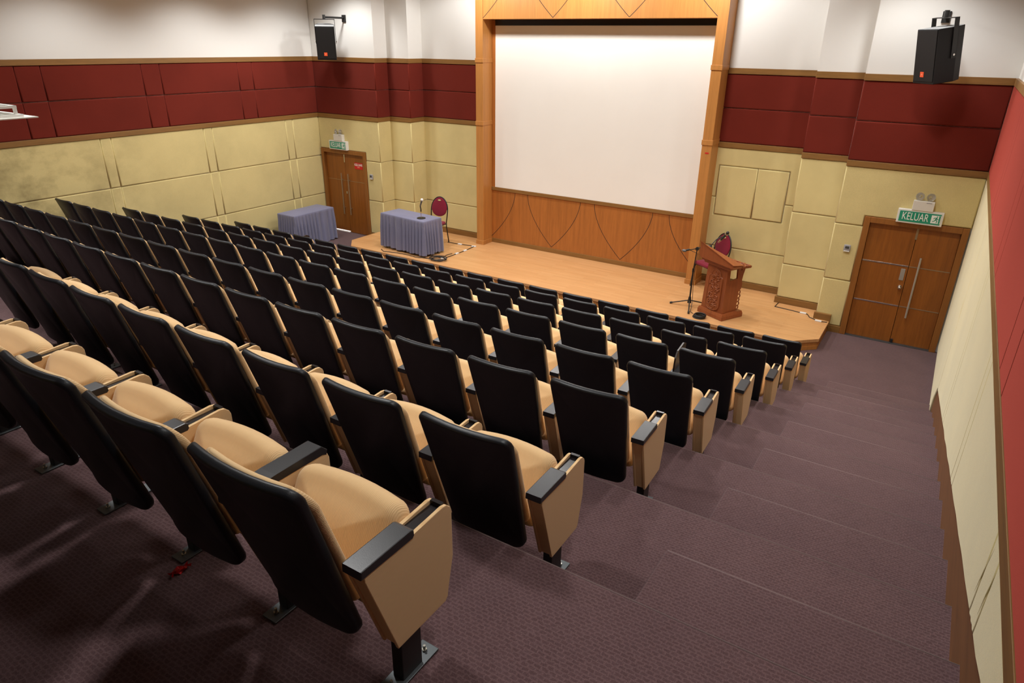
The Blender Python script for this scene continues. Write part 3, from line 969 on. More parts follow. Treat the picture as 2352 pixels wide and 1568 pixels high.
# ------------------------------------------------------------------ wall speakers
def wall_speaker(loc, yaw, tilt, wall_pt, label):
    sp_ = empty('wall_speaker', loc, 0, label=label, cat='loudspeaker', group='speakers on the front wall')
    hw, hd_, hh = 0.192, 0.20, 0.325
    R3 = Matrix.Rotation(yaw, 4, 'Z') @ Matrix.Rotation(tilt, 4, 'X')
    def F(u, v, w_):
        return R3 @ Vector((u, v, w_))
    # plan: front baffle is -y, tapering to the back
    plan = [(-hw, -hd_), (hw, -hd_), (hw * 0.98, hd_ * 0.35), (hw * 0.62, hd_), (-hw * 0.62, hd_), (-hw * 0.98, hd_ * 0.35)]
    bm = bmesh.new(); prism(bm, plan, F, -hh, hh, 0.008)
    for f in bm.faces:
        f.normal_update()
        if f.normal.dot(R3.to_3x3() @ Vector((0, 0, 1))) > 0.9:
            f.material_index = 1
    link('cabinet', bm, [M['speaker'], M['speaker_top']], sp_)
    bm = bmesh.new(); prism(bm, [(-hw + 0.012, -hh + 0.03), (hw - 0.012, -hh + 0.03), (hw - 0.012, hh - 0.012), (-hw + 0.012, hh - 0.012)], lambda u, v, w_: F(u, -hd_ - w_, v), 0.0, 0.008, 0.003)
    link('grille', bm, M['speaker'], sp_)
    bm = bmesh.new(); prism(bm, rect(-0.032, 0.032, -0.032, 0.032), lambda u, v, w_: F(u - 0.02, -hd_ - 0.008 - w_, v - hh + 0.115), 0.0, 0.004)
    bd = link('badge', bm, M['orange'], sp_)
    tq = text('lettering', 'JBL', 0.028, M['badge_text'], bd, F(-0.02, -hd_ - 0.0125, -hh + 0.115), (0, 0, 0), 0.0003)
    tq.rotation_euler = (R3.to_3x3() @ Matrix.Rotation(math.pi / 2, 3, 'X')).to_euler()
    # yoke
    bm = bmesh.new()
    for s in (-1, 1):
        prism(bm, [(-0.03, -0.04), (0.03, -0.04), (0.03, hh + 0.10), (-0.03, hh + 0.10)], lambda u, v, w_, s=s: F(s * (hw + 0.012) + w_, u + 0.02, v), -0.004, 0.004)
    prism(bm, [(-hw - 0.016, -0.03), (hw + 0.016, -0.03), (hw + 0.016, 0.03), (-hw - 0.016, 0.03)], lambda u, v, w_: F(u, v + 0.02, hh + 0.10 + w_), -0.004, 0.004)
    yk = link('yoke', bm, M['steel_black'], sp_)
    for s in (-1, 1):
        bm = bmesh.new(); cyl(bm, F(s * (hw + 0.010), 0.02, 0.0), F(s * (hw + 0.026), 0.02, 0.0), 0.013, n=10)
        link('pivot_bolt', bm, M['chrome'], yk)
    top = F(0, 0.02, hh + 0.11)
    wp = Vector(wall_pt) - Vector(loc)
    bm = bmesh.new()
    cyl(bm, top - Vector((0, 0, 0.015)), top + Vector((0, 0, 0.075)), 0.030, n=12)
    tube(bm, [top + Vector((0, 0, 0.03)), Vector((wp.x, wp.y, top.z + 0.03))], 0.02, 4)
    link('wall_arm', bm, M['steel_black'], sp_)
    bm = bmesh.new(); box(bm, wp.x - 0.05, wp.x + 0.05, wp.y - 0.012, wp.y + 0.02, top.z - 0.05, top.z + 0.09, 0.003)
    link('wall_plate', bm, M['steel_black'], sp_)
    return sp_
wall_speaker((-0.44, 10.85, 4.19), math.radians(-50), math.radians(9), (-0.50, P1 + 0.02, 4.6), 'black wall loudspeaker on a yoke above the door with steel strips')
wall_speaker((-11.62, 10.98, 4.225), math.radians(44), math.radians(9), (-11.56, P1 + 0.02, 4.6), 'black wall loudspeaker on a yoke above the door by the skirted floor table')

# ------------------------------------------------------------------ exit signs and emergency lights
def exit_sign(xc, z, hw, hh, label):
    e = empty('exit_sign', (xc, P1, z), label=label, cat='exit sign', group='green exit signs over the doors')
    d = 0.075
    bm = bmesh.new(); box(bm, -hw, hw, -d, 0.0, -hh, hh, 0.004)
    link('housing', bm, M['white_metal'], e)
    bm = bmesh.new(); box(bm, -hw + 0.028, hw - 0.028, -d - 0.004, -d + 0.002, -hh + 0.022, hh - 0.022)
    link('green_face', bm, M['green'], e)
    text('lettering', 'KELUAR', hh * 1.58, M['sign_white'], e, (-hw * 0.20, -d - 0.0055, 0.0), (math.pi / 2, 0, 0), 0.001, hw / hh * 0.205, offset=0.0)
    px = hw * 0.70; s = hh * 0.58
    bm = bmesh.new(); box(bm, px - s * 1.05, px + s * 1.05, -d - 0.006, -d - 0.003, -s, s)
    pg = link('pictogram', bm, M['sign_white'], e)
    bm = bmesh.new()
    def pf(poly):
        prism(bm, [(px + u * s, v * s) for u, v in poly], lambda u, v, w_: (u, w_, v), -d - 0.0075, -d - 0.0055)
    pf([(0.20 + 0.15 * math.cos(a), 0.70 + 0.15 * math.sin(a)) for a in [i * math.pi / 5 for i in range(10)]])
    pf([(-0.02, 0.52), (0.28, 0.46), (0.16, -0.05), (-0.18, -0.02)])              # torso
    pf([(0.02, 0.52), (-0.48, 0.42), (-0.58, 0.10), (-0.44, 0.06), (-0.34, 0.30), (0.0, 0.34)])
    pf([(0.24, 0.44), (0.44, 0.14), (0.72, 0.18), (0.72, 0.04), (0.36, -0.02), (0.14, 0.28)])
    pf([(-0.16, 0.02), (0.10, 0.0), (-0.16, -0.40), (-0.66, -0.62), (-0.74, -0.46), (-0.32, -0.28)])
    pf([(0.02, 0.02), (0.18, -0.04), (0.40, -0.34), (0.30, -0.84), (0.14, -0.82), (0.20, -0.38), (-0.04, -0.12)])
    pf([(0.60, 0.95), (0.95, 0.95), (0.95, -0.95), (0.60, -0.95)])
    link('running_figure', bm, M['green'], pg)
    return e
exit_sign(-0.215, 2.012, 0.292, 0.098, 'green and white KELUAR exit sign over the door with steel strips')
exit_sign(-11.975, 2.052, 0.275, 0.098, 'green and white KELUAR exit sign over the door by the skirted floor table')

def emergency(xc, z, label):
    e = empty('emergency_light', (xc, P1, z), label=label, cat='emergency light', group='twin lamp emergency lights')
    bm = bmesh.new(); box(bm, -0.135, 0.135, -0.085, 0.0, -0.07, 0.07, 0.006)
    link('battery_box', bm, M['offwhite'], e)
    bm = bmesh.new(); box(bm, 0.03, 0.10, -0.087, -0.084, 0.045, 0.055)
    link('indicator_strip', bm, M['grey_plastic'], e)
    for s in (-1, 1):
        cx = s * 0.068
        aim = Vector((0.12 * s, -0.85, 0.10)).normalized()
        c0 = Vector((cx, -0.045, 0.128))
        bm = bmesh.new()
        cyl(bm, (cx, -0.04, 0.065), (cx, -0.04, 0.09), 0.012, n=10)
        cyl(bm, c0 - aim * 0.030, c0 + aim * 0.012, 0.018, 0.056, n=20, cap=False)
        hd2 = link('lamp_head', bm, M['reflector'], e, smooth=True, auto=40)
        bm = bmesh.new()
        vs = ball(bm, (0, 0, 0), 0.056, 18, (1, 1, 0.35))
        q = aim.to_track_quat('Z', 'Y').to_matrix().to_4x4()
        bmesh.ops.transform(bm, matrix=Matrix.Translation(c0 + aim * 0.012) @ q, verts=bm.verts)
        link('lens', bm, M['glass'], hd2, smooth=True)
        bm = bmesh.new(); ball(bm, c0, 0.012, 8)
        link('bulb', bm, M['sign_white'], hd2, smooth=True)
emergency(-0.205, 2.180, 'white twin emergency light on the exit sign over the steel-stripped door')
emergency(-11.945, 2.222, 'white twin emergency light on the exit sign near the skirted floor table')

def card_reader(x, z, label):
    e = empty('card_reader', (x, P1, z), label=label, cat='card reader', group='grey wall card readers')
    bm = bmesh.new(); box(bm, -0.048, 0.048, -0.028, 0.0, -0.058, 0.058, 0.014)
    link('case', bm, M['grey_plastic'], e, smooth=True, auto=40)
    bm = bmesh.new(); box(bm, -0.028, 0.028, -0.031, -0.026, -0.002, 0.036, 0.004)
    link('display', bm, M['plate'], e)
    bm = bmesh.new(); box(bm, -0.040, 0.040, -0.030, -0.024, -0.054, -0.034, 0.003)
    link('lower_lip', bm, M['offwhite'], e)
card_reader(-1.075, 1.40, 'grey card reader on the yellow padding near the steel-stripped door')
card_reader(-11.05, 1.425, 'grey card reader on the yellow padding by the door with the red sticker')

# ------------------------------------------------------------------ skirted tables
def pleated_cloth(name, L, W, H, hem, seed, label, loc, rz):
    """cloth over a table: flat top, pleated skirt on all sides"""
    rnd = random.Random(seed)
    per = []
    step = 0.011
    def side(p0, p1, n0):
        d = Vector(p1) - Vector(p0)
        n = max(2, int(d.length / step))
        for i in range(n):
            t = i / n
            per.append((Vector(p0) + d * t, Vector(n0)))
    hx, hy = L / 2, W / 2
    side((-hx, -hy), (hx, -hy), (0, -1)); side((hx, -hy), (hx, hy), (1, 0))
    side((hx, hy), (-hx, hy), (0, 1)); side((-hx, hy), (-hx, -hy), (-1, 0))
    n = len(per)
    # irregular pleat phase
    ph = []; a = 0.0
    for i in range(n):
        a += step * 2 * math.pi / 0.105 * (1 + 0.35 * math.sin(i * 0.043 + seed) + 0.25 * math.sin(i * 0.11 + 2 * seed))
        ph.append(a)
    bm = bmesh.new()
    zs = [H, H - 0.012, H - 0.05, H - 0.14, H - 0.28, H - 0.44, H - 0.58, hem]
    loops = []
    for zi, z in enumerate(zs):
        f = min(1.0, max(0.0, (H - 0.01 - z) / 0.28))
        out_ = 0.0 if zi == 0 else 0.006 + 0.035 * ((H - z) / (H - hem))
        L_ = []
        for i, (p, nn) in enumerate(per):
            # soften the corners
            q = p + nn * (out_ + f * 0.025 * (math.sin(ph[i]) + 0.3 * math.sin(2 * ph[i] + 1)))
            dz = 0.012 * math.sin(ph[i] * 0.31 + seed) if zi == len(zs) - 1 else 0
            L_.append(bm.verts.new((q.x, q.y, z + dz)))
        loops.append(L_)
    for A, B in zip(loops, loops[1:]):
        bridge(bm, A, B)
    # top
    inn = [bm.verts.new((p.x * 0.98, p.y * 0.97, H + 0.004)) for p, _ in per]
    bridge(bm, loops[0], inn)
    bm.faces.new(inn)
    o = link(name, bm, M['cloth'], None, smooth=True, auto=60, loc=loc)
    o.rotation_euler = (0, 0, rz)
    tag(o, label, 'tablecloth', 'grey blue tablecloths')
    return o
def table(L, W, H, loc, rz, label):
    t = empty('folding_table', loc, rz, label=label, cat='table', group='tables under pleated cloths')
    bm = bmesh.new(); box(bm, -L / 2, L / 2, -W / 2, W / 2, H - 0.03, H, 0.004)
    link('tabletop', bm, M['offwhite'], t)
    for sx_ in (-1, 1):
        for sy_ in (-1, 1):
            bm = bmesh.new(); cyl(bm, (sx_ * (L / 2 - 0.05), sy_ * (W / 2 - 0.04), 0.0), (sx_ * (L / 2 - 0.06), sy_ * (W / 2 - 0.05), H - 0.03), 0.014, n=10)
            link('leg', bm, M['steel_black'], t)
T1 = ((-12.045, 10.32, 0.0), math.radians(90))
table(1.12, 0.50, 0.735, T1[0], T1[1], 'trestle table on the carpet hidden under a skirted cloth by the exit')
pleated_cloth('tablecloth', 1.15, 0.53, 0.74, 0.02, 1.3, 'grey blue pleated cloth over the table on the carpet by the exit', T1[0], T1[1])
T2 = ((-9.325, 10.74, HS + 0.003), math.radians(-5.5))
table(1.22, 0.48, 0.735, T2[0], T2[1], 'trestle table on the stage hidden under a skirted cloth')
pleated_cloth('tablecloth', 1.26, 0.52, 0.74, 0.045, 2.9, 'grey blue pleated cloth over the table on the stage', T2[0], T2[1])

# ------------------------------------------------------------------ banquet chairs
def banquet(loc, rz, label):
    t = empty('banquet_chair', loc, rz, label=label, cat='chair', group='maroon banquet chairs on the stage')
    # faces -y locally
    bm = bmesh.new()
    slab(bm, rrect(0.20, 0.205, 0.0, 0.40, 0.05, 0.07, 5), lambda u, v, w_: (u, v - 0.22, 0.455 + w_), 0.055, 0.02, 0.018, 0.0, 4, 3)
    link('seat', bm, M['maroon'], t, smooth=True)
    oval = [(0.195 * math.cos(a) * (1 if math.sin(a) > 0 else 0.9), 0.70 + (0.27 if math.sin(a) > 0 else 0.13) * math.sin(a)) for a in [2 * math.pi * i / 40 for i in range(40)]]
    def fb(u, v, w_):
        return (u, 0.19 + 0.16 * (v - 0.46) + w_, v)
    bm = bmesh.new()
    slab(bm, oval, fb, 0.035, 0.012, 0.008, 0.008, 4, 2)
    link('backrest', bm, M['maroon'], t, smooth=True)
    bm = bmesh.new()
    prism(bm, [(0.038 * math.cos(a), 0.915 + 0.013 * math.sin(a)) for a in [2 * math.pi * i / 14 for i in range(14)]], lambda u, v, w_: fb(u, v, w_), -0.027, 0.027)
    link('hand_hole', bm, M['yellow'], t)
    fr = [(0.205 * math.cos(a), 0.70 + 0.28 * math.sin(a)) for a in [math.pi * i / 20 for i in range(21)]]
    pts = [fb(0.19, 0.44, 0)] + [fb(u, v, 0) for u, v in fr] + [fb(-0.19, 0.44, 0)]
    bm = bmesh.new(); tube(bm, pts, 0.012, 8)
    link('back_frame', bm, M['steel_black'], t, smooth=True)
    for s in (-1, 1):
        bm = bmesh.new(); tube(bm, [(s * 0.18, -0.19, 0.43), (s * 0.185, -0.205, 0.38), (s * 0.20, -0.235, 0.0)], 0.012, 8)
        link('leg', bm, M['steel_black'], t, smooth=True)
        bm = bmesh.new(); tube(bm, [fb(s * 0.19, 0.46, 0), (s * 0.195, 0.18, 0.36), (s * 0.205, 0.25, 0.0)], 0.012, 8)
        link('leg', bm, M['steel_black'], t, smooth=True)
    bm = bmesh.new()
    tube(bm, [(-0.19, -0.20, 0.425), (0.19, -0.20, 0.425), (0.19, 0.18, 0.425), (-0.19, 0.18, 0.425)], 0.011, 6, True)
    link('seat_frame', bm, M['steel_black'], t, smooth=True)
banquet((-9.20, 11.37, HS + 0.003), math.radians(8), 'maroon round-backed banquet chair behind the skirted stage table')
banquet((-3.28, 11.93, HS + 0.003), math.radians(-33), 'maroon round-backed banquet chair behind the carved lectern')

# ------------------------------------------------------------------ lectern
LA = math.radians(-27)
lec = empty('lectern', (-2.69, 10.73, HS + 0.002), LA, label='carved reddish wooden lectern with a sloping top at the stage edge', cat='lectern')
bm = bmesh.new()
box(bm, -0.275, 0.265, -0.24, 0.24, 0.0, 0.055, 0.006)
prism(bm, [(-0.275, -0.24), (0.265, -0.24), (0.265, 0.24), (-0.275, 0.24)], lambda u, v, w_: (u * (1 - (w_ - 0.055) * 1.3), v * (1 - (w_ - 0.055) * 1.3), w_), 0.055, 0.10)
link('plinth', bm, M['lectern'], lec)
def fbody(u, v, w_):
    k = 1 - 0.10 * (w_ - 0.09) / 0.8 + 0.0
    return (u * k + 0.00, v * k, w_)
bm = bmesh.new()
prism(bm, rect(-0.238, 0.222, -0.20, -0.12), fbody, 0.095, 0.87, 0.005)
link('front_column', bm, M['lectern'], lec)
bm = bmesh.new()
prism(bm, rect(-0.20, 0.185, -0.125, 0.10), fbody, 0.095, 0.56, 0.004)
link('body', bm, M['lectern'], lec)
# carved front panel with a stepped arch
def ffront(u, v, w_):
    k = 1 - 0.10 * (v - 0.09) / 0.8
    return (u * k * 1.12 - 0.005, -0.20 * k - w_, v)
arch = [(-0.135, 0.20), (-0.11, 0.145), (-0.06, 0.115), (0.0, 0.105), (0.06, 0.115), (0.11, 0.145), (0.135, 0.20), (0.140, 0.66), (0.125, 0.69), (0.100, 0.69)]
arch += [(0.100 * math.cos(a), 0.69 + 0.115 * math.sin(a)) for a in [math.pi * i / 12 for i in range(1, 12)]]
arch += [(-0.100, 0.69), (-0.125, 0.69), (-0.140, 0.66)]
bm = bmesh.new(); padded(bm, arch, ffront, 0.014, 0.006, 0.0)
cp = link('carved_panel', bm, M['lectern'], lec, smooth=True)
bm = bmesh.new(); tube(bm, [ffront(u, v, 0.013) for u, v in inset(arch, 0.008)], 0.007, 6, True)
link('panel_rim', bm, M['lectern'], cp, smooth=True)
rl = random.Random(5)
bm = bmesh.new()
def scroll(cx, cz, r, turns, dirn, a0, th=0.009):
    n = int(14 * turns) + 4
    pts = []; rads = []
    for i in range(n):
        t = i / (n - 1)
        a = a0 + dirn * 2 * math.pi * turns * t
        q = r * (1 - 0.85 * t)
        pts.append(ffront(cx + q * math.cos(a), cz + q * math.sin(a), 0.016)); rads.append(th * (1 - 0.4 * t))
    tube(bm, pts, rads, 6)
for (cx, cz, r, tr, dn, a0) in ((0.0, 0.165, 0.055, 1.6, 1, 0), (-0.062, 0.245, 0.050, 1.3, 1, 4.0), (0.062, 0.245, 0.050, 1.3, -1, 5.4),
                                (0.045, 0.335, 0.050, 1.3, 1, 3.6), (-0.055, 0.365, 0.050, 1.3, -1, 5.8), (0.055, 0.435, 0.047, 1.3, -1, 4.6),
                                (-0.045, 0.47, 0.050, 1.3, 1, 4.4), (0.050, 0.535, 0.048, 1.3, 1, 3.6), (-0.055, 0.575, 0.046, 1.3, -1, 5.5),
                                (0.045, 0.635, 0.045, 1.3, -1, 4.6), (-0.040, 0.665, 0.042, 1.3, 1, 4.4), (0.015, 0.735, 0.045, 1.4, -1, 4.8)):
    scroll(cx, cz, r, tr, dn, a0)
for i in range(26):
    cx = rl.uniform(-0.10, 0.10); cz = rl.uniform(0.20, 0.70); a = rl.uniform(0, math.pi)
    l_ = rl.uniform(0.02, 0.035)
    tube(bm, [ffront(cx - l_ * math.cos(a), cz - l_ * math.sin(a), 0.014), ffront(cx, cz, 0.022), ffront(cx + l_ * math.cos(a), cz + l_ * math.sin(a), 0.014)], [0.003, 0.010, 0.002], 6)
tube(bm, [ffront(0.018 * math.sin(z * 22), z, 0.015) for z in [0.20 + 0.03 * i for i in range(19)]], 0.007, 6)
cv = link('floral_carving', bm, M['lectern'], cp, smooth=True)
# desk: high at the audience side (-x), sloping down to the reader (+x)
def fd(u, v, w_):
    return (u, w_, v)
bm = bmesh.new()
fv = [(-0.335, -0.285, 0.965), (-0.305, -0.285, 0.935), (0.36, -0.285, 0.915), (0.385, -0.285, 0.940), (0.385, -0.285, 0.972), (-0.335, -0.285, 1.190)]
bv = [(-0.335, -0.05, 0.955), (-0.305, -0.05, 0.935), (0.36, -0.05, 0.915), (0.385, -0.05, 0.930), (0.385, -0.05, 0.938), (-0.335, -0.05, 0.975)]
A_ = [bm.verts.new(v) for v in fv]; B_ = [bm.verts.new(v) for v in bv]
bm.faces.new(A_); bm.faces.new(B_[::-1]); bridge(bm, A_, B_)
dk = link('sloping_desk', bm, M['lectern'], lec)
bm = bmesh.new()
fv = [(-0.345, -0.297, 1.190), (0.395, -0.297, 0.969), (0.395, -0.297, 0.980), (-0.345, -0.297, 1.203)]
bv = [(-0.345, -0.040, 0.975), (0.395, -0.040, 0.936), (0.395, -0.040, 0.947), (-0.345, -0.040, 0.988)]
A_ = [bm.verts.new(v) for v in fv]; B_ = [bm.verts.new(v) for v in bv]
bm.faces.new(A_); bm.faces.new(B_[::-1]); bridge(bm, A_, B_)
link('desk_lid', bm, M['lectern'], dk)
bm = bmesh.new()
prism(bm, [(-0.285, 0.905), (0.345, 0.890), (0.360, 0.918), (-0.305, 0.938)], fd, -0.265, -0.05, 0.004)
prism(bm, [(-0.250, 0.862), (0.285, 0.855), (0.330, 0.892), (-0.275, 0.907)], fd, -0.238, -0.06, 0.004)
link('cornice', bm, M['lectern'], lec)
# reader's ledge at the back with fretwork
bm = bmesh.new(); prism(bm, [(-0.06, 0.865), (0.22, 0.845), (0.235, 0.870), (0.22, 0.888), (-0.06, 0.900)], lambda u, v, w_: (w_, u, v), -0.26, 0.31, 0.004)
lg = link('book_ledge', bm, M['lectern'], lec)
bm = bmesh.new()
for i in range(6):
    x_ = -0.20 + 0.10 * i
    for v_ in (0.03, 0.13):
        tube(bm, [(x_ + 0.040 * math.cos(a), v_ + 0.038 * math.sin(a), 0.900) for a in [2 * math.pi * k / 12 for k in range(12)]], 0.011, 6, True)
link('fretwork', bm, M['lectern'], lg, smooth=True)
# shaped side wings carrying the ledge, pierced below
wing = [(-0.115, 0.10), (0.13, 0.10), (0.135, 0.43), (0.185, 0.47), (0.20, 0.54), (0.175, 0.62), (0.19, 0.70), (0.215, 0.79), (0.235, 0.855), (0.17, 0.855), (0.135, 0.77), (0.105, 0.86), (0.045, 0.865), (0.065, 0.66), (-0.115, 0.64)]
for s in (-1, 1):
    bm = bmesh.new(); prism(bm, wing, lambda u, v, w_: (w_, u, v), s * 0.192 - 0.012, s * 0.192 + 0.012, 0.003)
    wg = link('side_wing', bm, M['lectern'], lec)
    bm = bmesh.new()
    for j in range(5):
        z_ = 0.15 + 0.065 * j
        tube(bm, [(s * 0.192, 0.162 + (0.027 + 0.008 * (j % 2)) * math.cos(a), z_ + 0.034 * math.sin(a)) for a in [2 * math.pi * k / 12 for k in range(12)]], 0.010, 6, True)
    link('fretwork', bm, M['lectern'], wg, smooth=True)

def lw(lx, ly, z):
    c, s = math.cos(LA), math.sin(LA)
    return Vector((-2.69 + lx * c - ly * s, 10.73 + lx * s + ly * c, HS + z))
lm = empty('gooseneck_microphone', lw(-0.28, -0.13, 1.095), label='dark green handheld microphone clipped on a short arm above the lectern', cat='microphone')
def loc_(v): return Vector(v) - lm.location
bm = bmesh.new()
p_a = Vector((0, 0, 0)); p_c = Vector((-2.872, 10.9, 1.385)) - lm.location; p_b = Vector((-2.79, 10.9, 1.50)) - lm.location
cyl(bm, p_a - Vector((0, 0, 0.02)), p_a + Vector((0, 0, 0.02)), 0.03, n=12)
tube(bm, [p_a, p_a + Vector((0.03, 0.02, 0.05)), p_a.lerp(p_c, 0.5) + Vector((0, 0, 0.055)), p_c + Vector((-0.02, 0, 0.03)), p_c.lerp(p_b, 0.3)], 0.008, 8)
link('arm', bm, M['steel_black'], lm, smooth=True)
bm = bmesh.new(); d_ = (p_b - p_c).normalized(); cyl(bm, p_c - d_ * 0.02, p_b - d_ * 0.04, 0.016, 0.022, n=14)
link('handle', bm, M['mic_green'], lm, smooth=True, auto=40)
bm = bmesh.new(); cyl(bm, p_c - d_ * 0.08, p_c - d_ * 0.02, 0.011, 0.016, n=12)
link('silver_tail', bm, M['chrome'], lm, smooth=True, auto=40)
bm = bmesh.new(); cyl(bm, p_b - d_ * 0.04, p_b - d_ * 0.026, 0.027, n=14)
link('silver_ring', bm, M['chrome'], lm)
bm = bmesh.new(); ball(bm, p_b, 0.027, 12)
link('grille', bm, M['steel_black'], lm, smooth=True)

# ------------------------------------------------------------------ microphone stand
ms = empty('microphone_stand', (-3.24, 10.80, HS + 0.005), label='black tripod microphone stand with a boom in front of the lectern', cat='microphone stand')
bm = bmesh.new(); cyl(bm, (0, 0, 0.09), (0.0, 0, 0.62), 0.014, n=12); cyl(bm, (0, 0, 0.62), (0.022, 0, 1.01), 0.009, n=12)
link('pole', bm, M['steel_black'], ms, smooth=True, auto=40)
bm = bmesh.new(); cyl(bm, (0, 0, 0.60), (0, 0, 0.66), 0.019, n=12)
link('height_clutch', bm, M['steel_black'], ms)
bm = bmesh.new(); cyl(bm, (0, 0, 0.055), (0, 0, 0.16), 0.036, 0.020, n=14)
link('tripod_hub', bm, M['steel_black'], ms, smooth=True, auto=40)
for tx, ty in ((-3.545, 10.73), (-2.985, 11.03), (-3.12, 10.43)):
    a_ = Vector((0, 0, 0.10)); b_ = Vector((tx + 3.24, ty - 10.80, 0.014))
    bm = bmesh.new(); tube(bm, [a_, b_], 0.010, 8)
    lgm = link('leg', bm, M['steel_black'], ms, smooth=True, auto=40)
    bm = bmesh.new(); tube(bm, [a_.lerp(b_, 0.90), a_.lerp(b_, 1.03)], 0.017, 8)
    link('rubber_foot', bm, M['rubber'], lgm, smooth=True, auto=40)
bm = bmesh.new(); cyl(bm, (0.022, -0.018, 1.005), (0.022, 0.018, 1.005), 0.03, n=12)
link('boom_clutch', bm, M['steel_black'], ms)
bm = bmesh.new(); tube(bm, [(-0.14, -0.02, 0.955), (0.022, 0, 1.01), (0.10, 0.015, 1.045), (0.20, 0.03, 1.075)], 0.0075, 8)
link('boom', bm, M['steel_black'], ms, smooth=True)
bm = bmesh.new(); tube(bm, [(-0.10, -0.015, 0.975), (-0.155, -0.022, 0.955)], 0.016, 10)
mc = link('microphone', bm, M['steel_black'], ms, smooth=True, auto=40)
bm = bmesh.new(); ball(bm, (-0.185, -0.026, 0.945), 0.028, 12, (1.5, 1, 0.85))
link('grille', bm, M['mesh_grey'], mc, smooth=True)
bm = bmesh.new(); tube(bm, [(-0.09, -0.012, 0.965), (0.03, 0.02, 0.92), (0.022, 0.02, 0.6), (0.03, 0.012, 0.3), (0.06, -0.03, 0.08), (0.12, -0.28, 0.008), (0.18, -0.33, 0.006)], 0.005, 6)
link('cable', bm, M['rubber'], ms, smooth=True)

cc = empty('cable_coil', (-2.925, 10.375, HS), label='small black ring of coiled cable at the foot of the lectern', cat='cable')
bm = bmesh.new()
for j in range(4):
    r_ = 0.095 - 0.008 * (j % 2); z_ = 0.010 + 0.014 * j
    tube(bm, [(r_ * math.cos(a) + 0.006 * j, r_ * math.sin(a) * 0.95, z_) for a in [2 * math.pi * k / 28 for k in range(28)]], 0.010, 6, True)
link('loops', bm, M['rubber'], cc, smooth=True)

# ------------------------------------------------------------------ desk microphone on the stage table
dm = empty('desk_microphone', (-8.945, 10.63, HS + 0.003 + 0.745), label='desk microphone with a white head on a round base on the stage table', cat='microphone')
bm = bmesh.new(); cyl(bm, (0, 0, 0.0), (0, 0, 0.014), 0.090, 0.086, n=24)
link('round_base', bm, M['steel_black'], dm, smooth=True, auto=40)
bm = bmesh.new(); cyl(bm, (0, 0, 0.014), (0, 0, 0.14), 0.006, n=10)
link('stem', bm, M['chrome'], dm, smooth=True, auto=40)
bm = bmesh.new(); cyl(bm, (0, 0, 0.14), (0, 0, 0.19), 0.013, n=10); tube(bm, [(0, 0, 0.19), (-0.008, 0, 0.23), (-0.012, 0, 0.26)], 0.012, 8)
link('clip', bm, M['steel_black'], dm, smooth=True, auto=40)
bm = bmesh.new(); cyl(bm, (-0.014, 0, 0.25), (0.030, 0, 0.36), 0.013, 0.019, n=12)
link('handle', bm, M['mesh_grey'], dm, smooth=True, auto=40)
bm = bmesh.new(); ball(bm, (0.038, 0, 0.385), 0.030, 12)
link('grille', bm, M['mic_white'], dm, smooth=True)

# ------------------------------------------------------------------ cables
def lay(pts, n=10):
    out = []
    P_ = [Vector((*p, 0)) if len(p) == 2 else Vector(p) for p in pts]
    for i in range(len(P_) - 1):
        for j in range(n):
            out.append(P_[i].lerp(P_[i + 1], j / n))
    out.append(P_[-1])
    return out
def cable(name, pts, r, label, tapes=(), mat='rubber', wob=0.008, extra=None):
    z = HS + r
    o = empty(name, (pts[0][0], pts[0][1], HS), label=label, cat='cable')
    rl_ = random.Random(len(pts))
    L_ = [Vector((p.x - pts[0][0] + rl_.uniform(-wob, wob), p.y - pts[0][1] + rl_.uniform(-wob, wob), r + 0.001)) for p in lay(pts, 8)]
    bm = bmesh.new(); tube(bm, L_, r, 6)
    link('cord', bm, M[mat], o, smooth=True)
    for tx, ty, ang in tapes:
        bm = bmesh.new(); box(bm, -0.05, 0.05, -0.024, 0.024, 0.0, 2 * r + 0.005, 0.004)
        bmesh.ops.rotate(bm, verts=bm.verts, cent=(0, 0, 0), matrix=Matrix.Rotation(ang, 3, 'Z'))
        link('tape_strip', bm, M['tape'], o, loc=(tx - pts[0][0], ty - pts[0][1], 0))
    return o
cable('floor_cable', [(-9.05, 11.62), (-8.70, 11.64), (-8.36, 11.70), (-8.33, 11.15), (-8.35, 10.62)], 0.007,
      'black cable taped in a square corner on the stage beside the table', ((-8.72, 11.64, 0), (-8.37, 11.67, 0.5), (-8.335, 11.30, 1.57), (-8.345, 11.02, 1.57), (-8.36, 10.58, 0.4)), wob=0.004)
cable('floor_cable', [(-1.99, P2 - 0.03), (-2.00, 11.60), (-1.46, 11.53), (-1.40, 11.40), (-1.22, 11.30), (-1.12, 11.33)], 0.006,
      'black cable taped along the stage end below the stepped yellow wall', ((-1.53, 11.545, 0), (-1.25, 11.31, 0)), wob=0.004)
cable('floor_cable', [(-9.86, 10.36), (-9.72, 10.27), (-9.45, 10.33), (-9.15, 10.36), (-8.85, 10.33), (-8.55, 10.42)], 0.007,
      'thin dark cable along the front hem of the stage tablecloth', wob=0.010)
cb_ = empty('cable_bundle', (-8.40, 10.46, HS), label='loose tangle of dark cable on the stage beside the tablecloth', cat='cable')
bm = bmesh.new()
rl_ = random.Random(3)
for j in range(6):
    rx, ry_ = rl_.uniform(0.13, 0.21), rl_.uniform(0.10, 0.16)
    ox, oy = rl_.uniform(-0.03, 0.03), rl_.uniform(-0.03, 0.03)
    tube(bm, [(ox + rx * math.cos(a), oy + ry_ * math.sin(a), 0.013 + 0.007 * j + 0.004 * math.sin(3 * a + j)) for a in [2 * math.pi * k / 30 for k in range(30)]], 0.006, 6, True)
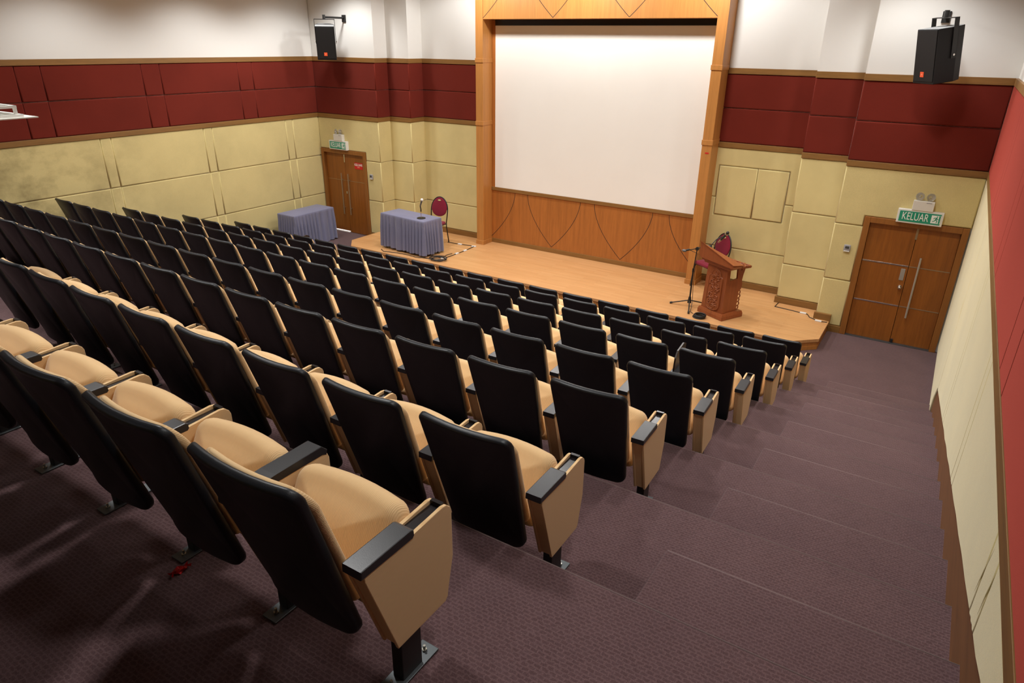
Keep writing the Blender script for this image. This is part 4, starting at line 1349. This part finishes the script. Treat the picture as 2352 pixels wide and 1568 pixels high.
tube(bm, lay([(0.02, 0.0, 0.05), (-0.02, 0.18, 0.012), (-0.05, 0.36, 0.010), (-0.02, 0.50, 0.010)], 6), 0.006, 6)
link('loops', bm, M['rubber'], cb_, smooth=True)

# ------------------------------------------------------------------ hanging projector tray
pj = empty('projector_mount', (-6.10, 2.22, 3.70), label='white metal projector tray hanging on a thin pole before the red wall', cat='projector mount')
bm = bmesh.new(); box(bm, -0.26, 0.26, -0.19, 0.36, 0.0, 0.008)
link('tray', bm, M['offwhite'], pj)
bm = bmesh.new()
for y_ in (-0.15, 0.27):
    box(bm, -0.22, 0.22, y_ - 0.012, y_ + 0.012, 0.008, 0.028)
for s in (-1, 1):
    box(bm, s * 0.21 - 0.012, s * 0.21 + 0.012, -0.16, 0.28, 0.008, 0.028)
link('base_frame', bm, M['white_metal'], pj)
bm = bmesh.new()
for s in (-1, 1):
    for y_ in (-0.13, 0.24):
        box(bm, s * 0.20 - 0.010, s * 0.20 + 0.010, y_ - 0.010, y_ + 0.010, 0.028, 0.075)
    box(bm, s * 0.20 - 0.012, s * 0.20 + 0.012, -0.14, 0.25, 0.072, 0.090)
box(bm, -0.21, 0.21, 0.04, 0.07, 0.072, 0.090)
box(bm, -0.21, 0.21, 0.228, 0.252, 0.072, 0.090)
link('upper_frame', bm, M['white_metal'], pj)
bm = bmesh.new(); cyl(bm, (0.0, 0.055, 0.085), (0.0, 0.055, CEIL - 3.70), 0.013, n=12); cyl(bm, (0.0, 0.055, 0.085), (0.0, 0.055, 0.11), 0.035, 0.016, n=12)
link('drop_pole', bm, M['white_metal'], pj, smooth=True, auto=40)
bm = bmesh.new(); cyl(bm, (0, 0.055, 0.30), (0, 0.055, 0.36), 0.022, n=12)
link('collar', bm, M['white_metal'], pj, smooth=True, auto=40)

# ------------------------------------------------------------------ sweet wrapper on the carpet
cw = empty('sweet_wrapper', (-2.31, 1.115, 2.241), label='crumpled red foil sweet wrapper on the carpet behind the chairs', cat='wrapper')
bm = bmesh.new()
rl_ = random.Random(11)
vs = bmesh.ops.create_icosphere(bm, subdivisions=2, radius=0.020)['verts']
for v in vs:
    k = rl_.uniform(0.55, 1.35)
    v.co = Vector((v.co.x * k * 1.1, v.co.y * k * 1.5, abs(v.co.z * k) * 0.8 + 0.001))
link('foil', bm, M['foil'], cw)
bm = bmesh.new()
for s in (-1, 1):
    a_ = [bm.verts.new((rl_.uniform(-0.006, 0.006), s * 0.024, 0.010))]
    fan = [bm.verts.new((0.016 * math.cos(k), s * (0.040 + 0.006 * math.sin(3 * k)), 0.004 + 0.012 * (i % 2))) for i, k in enumerate([math.pi * j / 6 for j in range(7)])]
    for p, q in zip(fan, fan[1:]):
        bm.faces.new((a_[0], p, q))
link('twisted_ends', bm, M['foil'], cw)
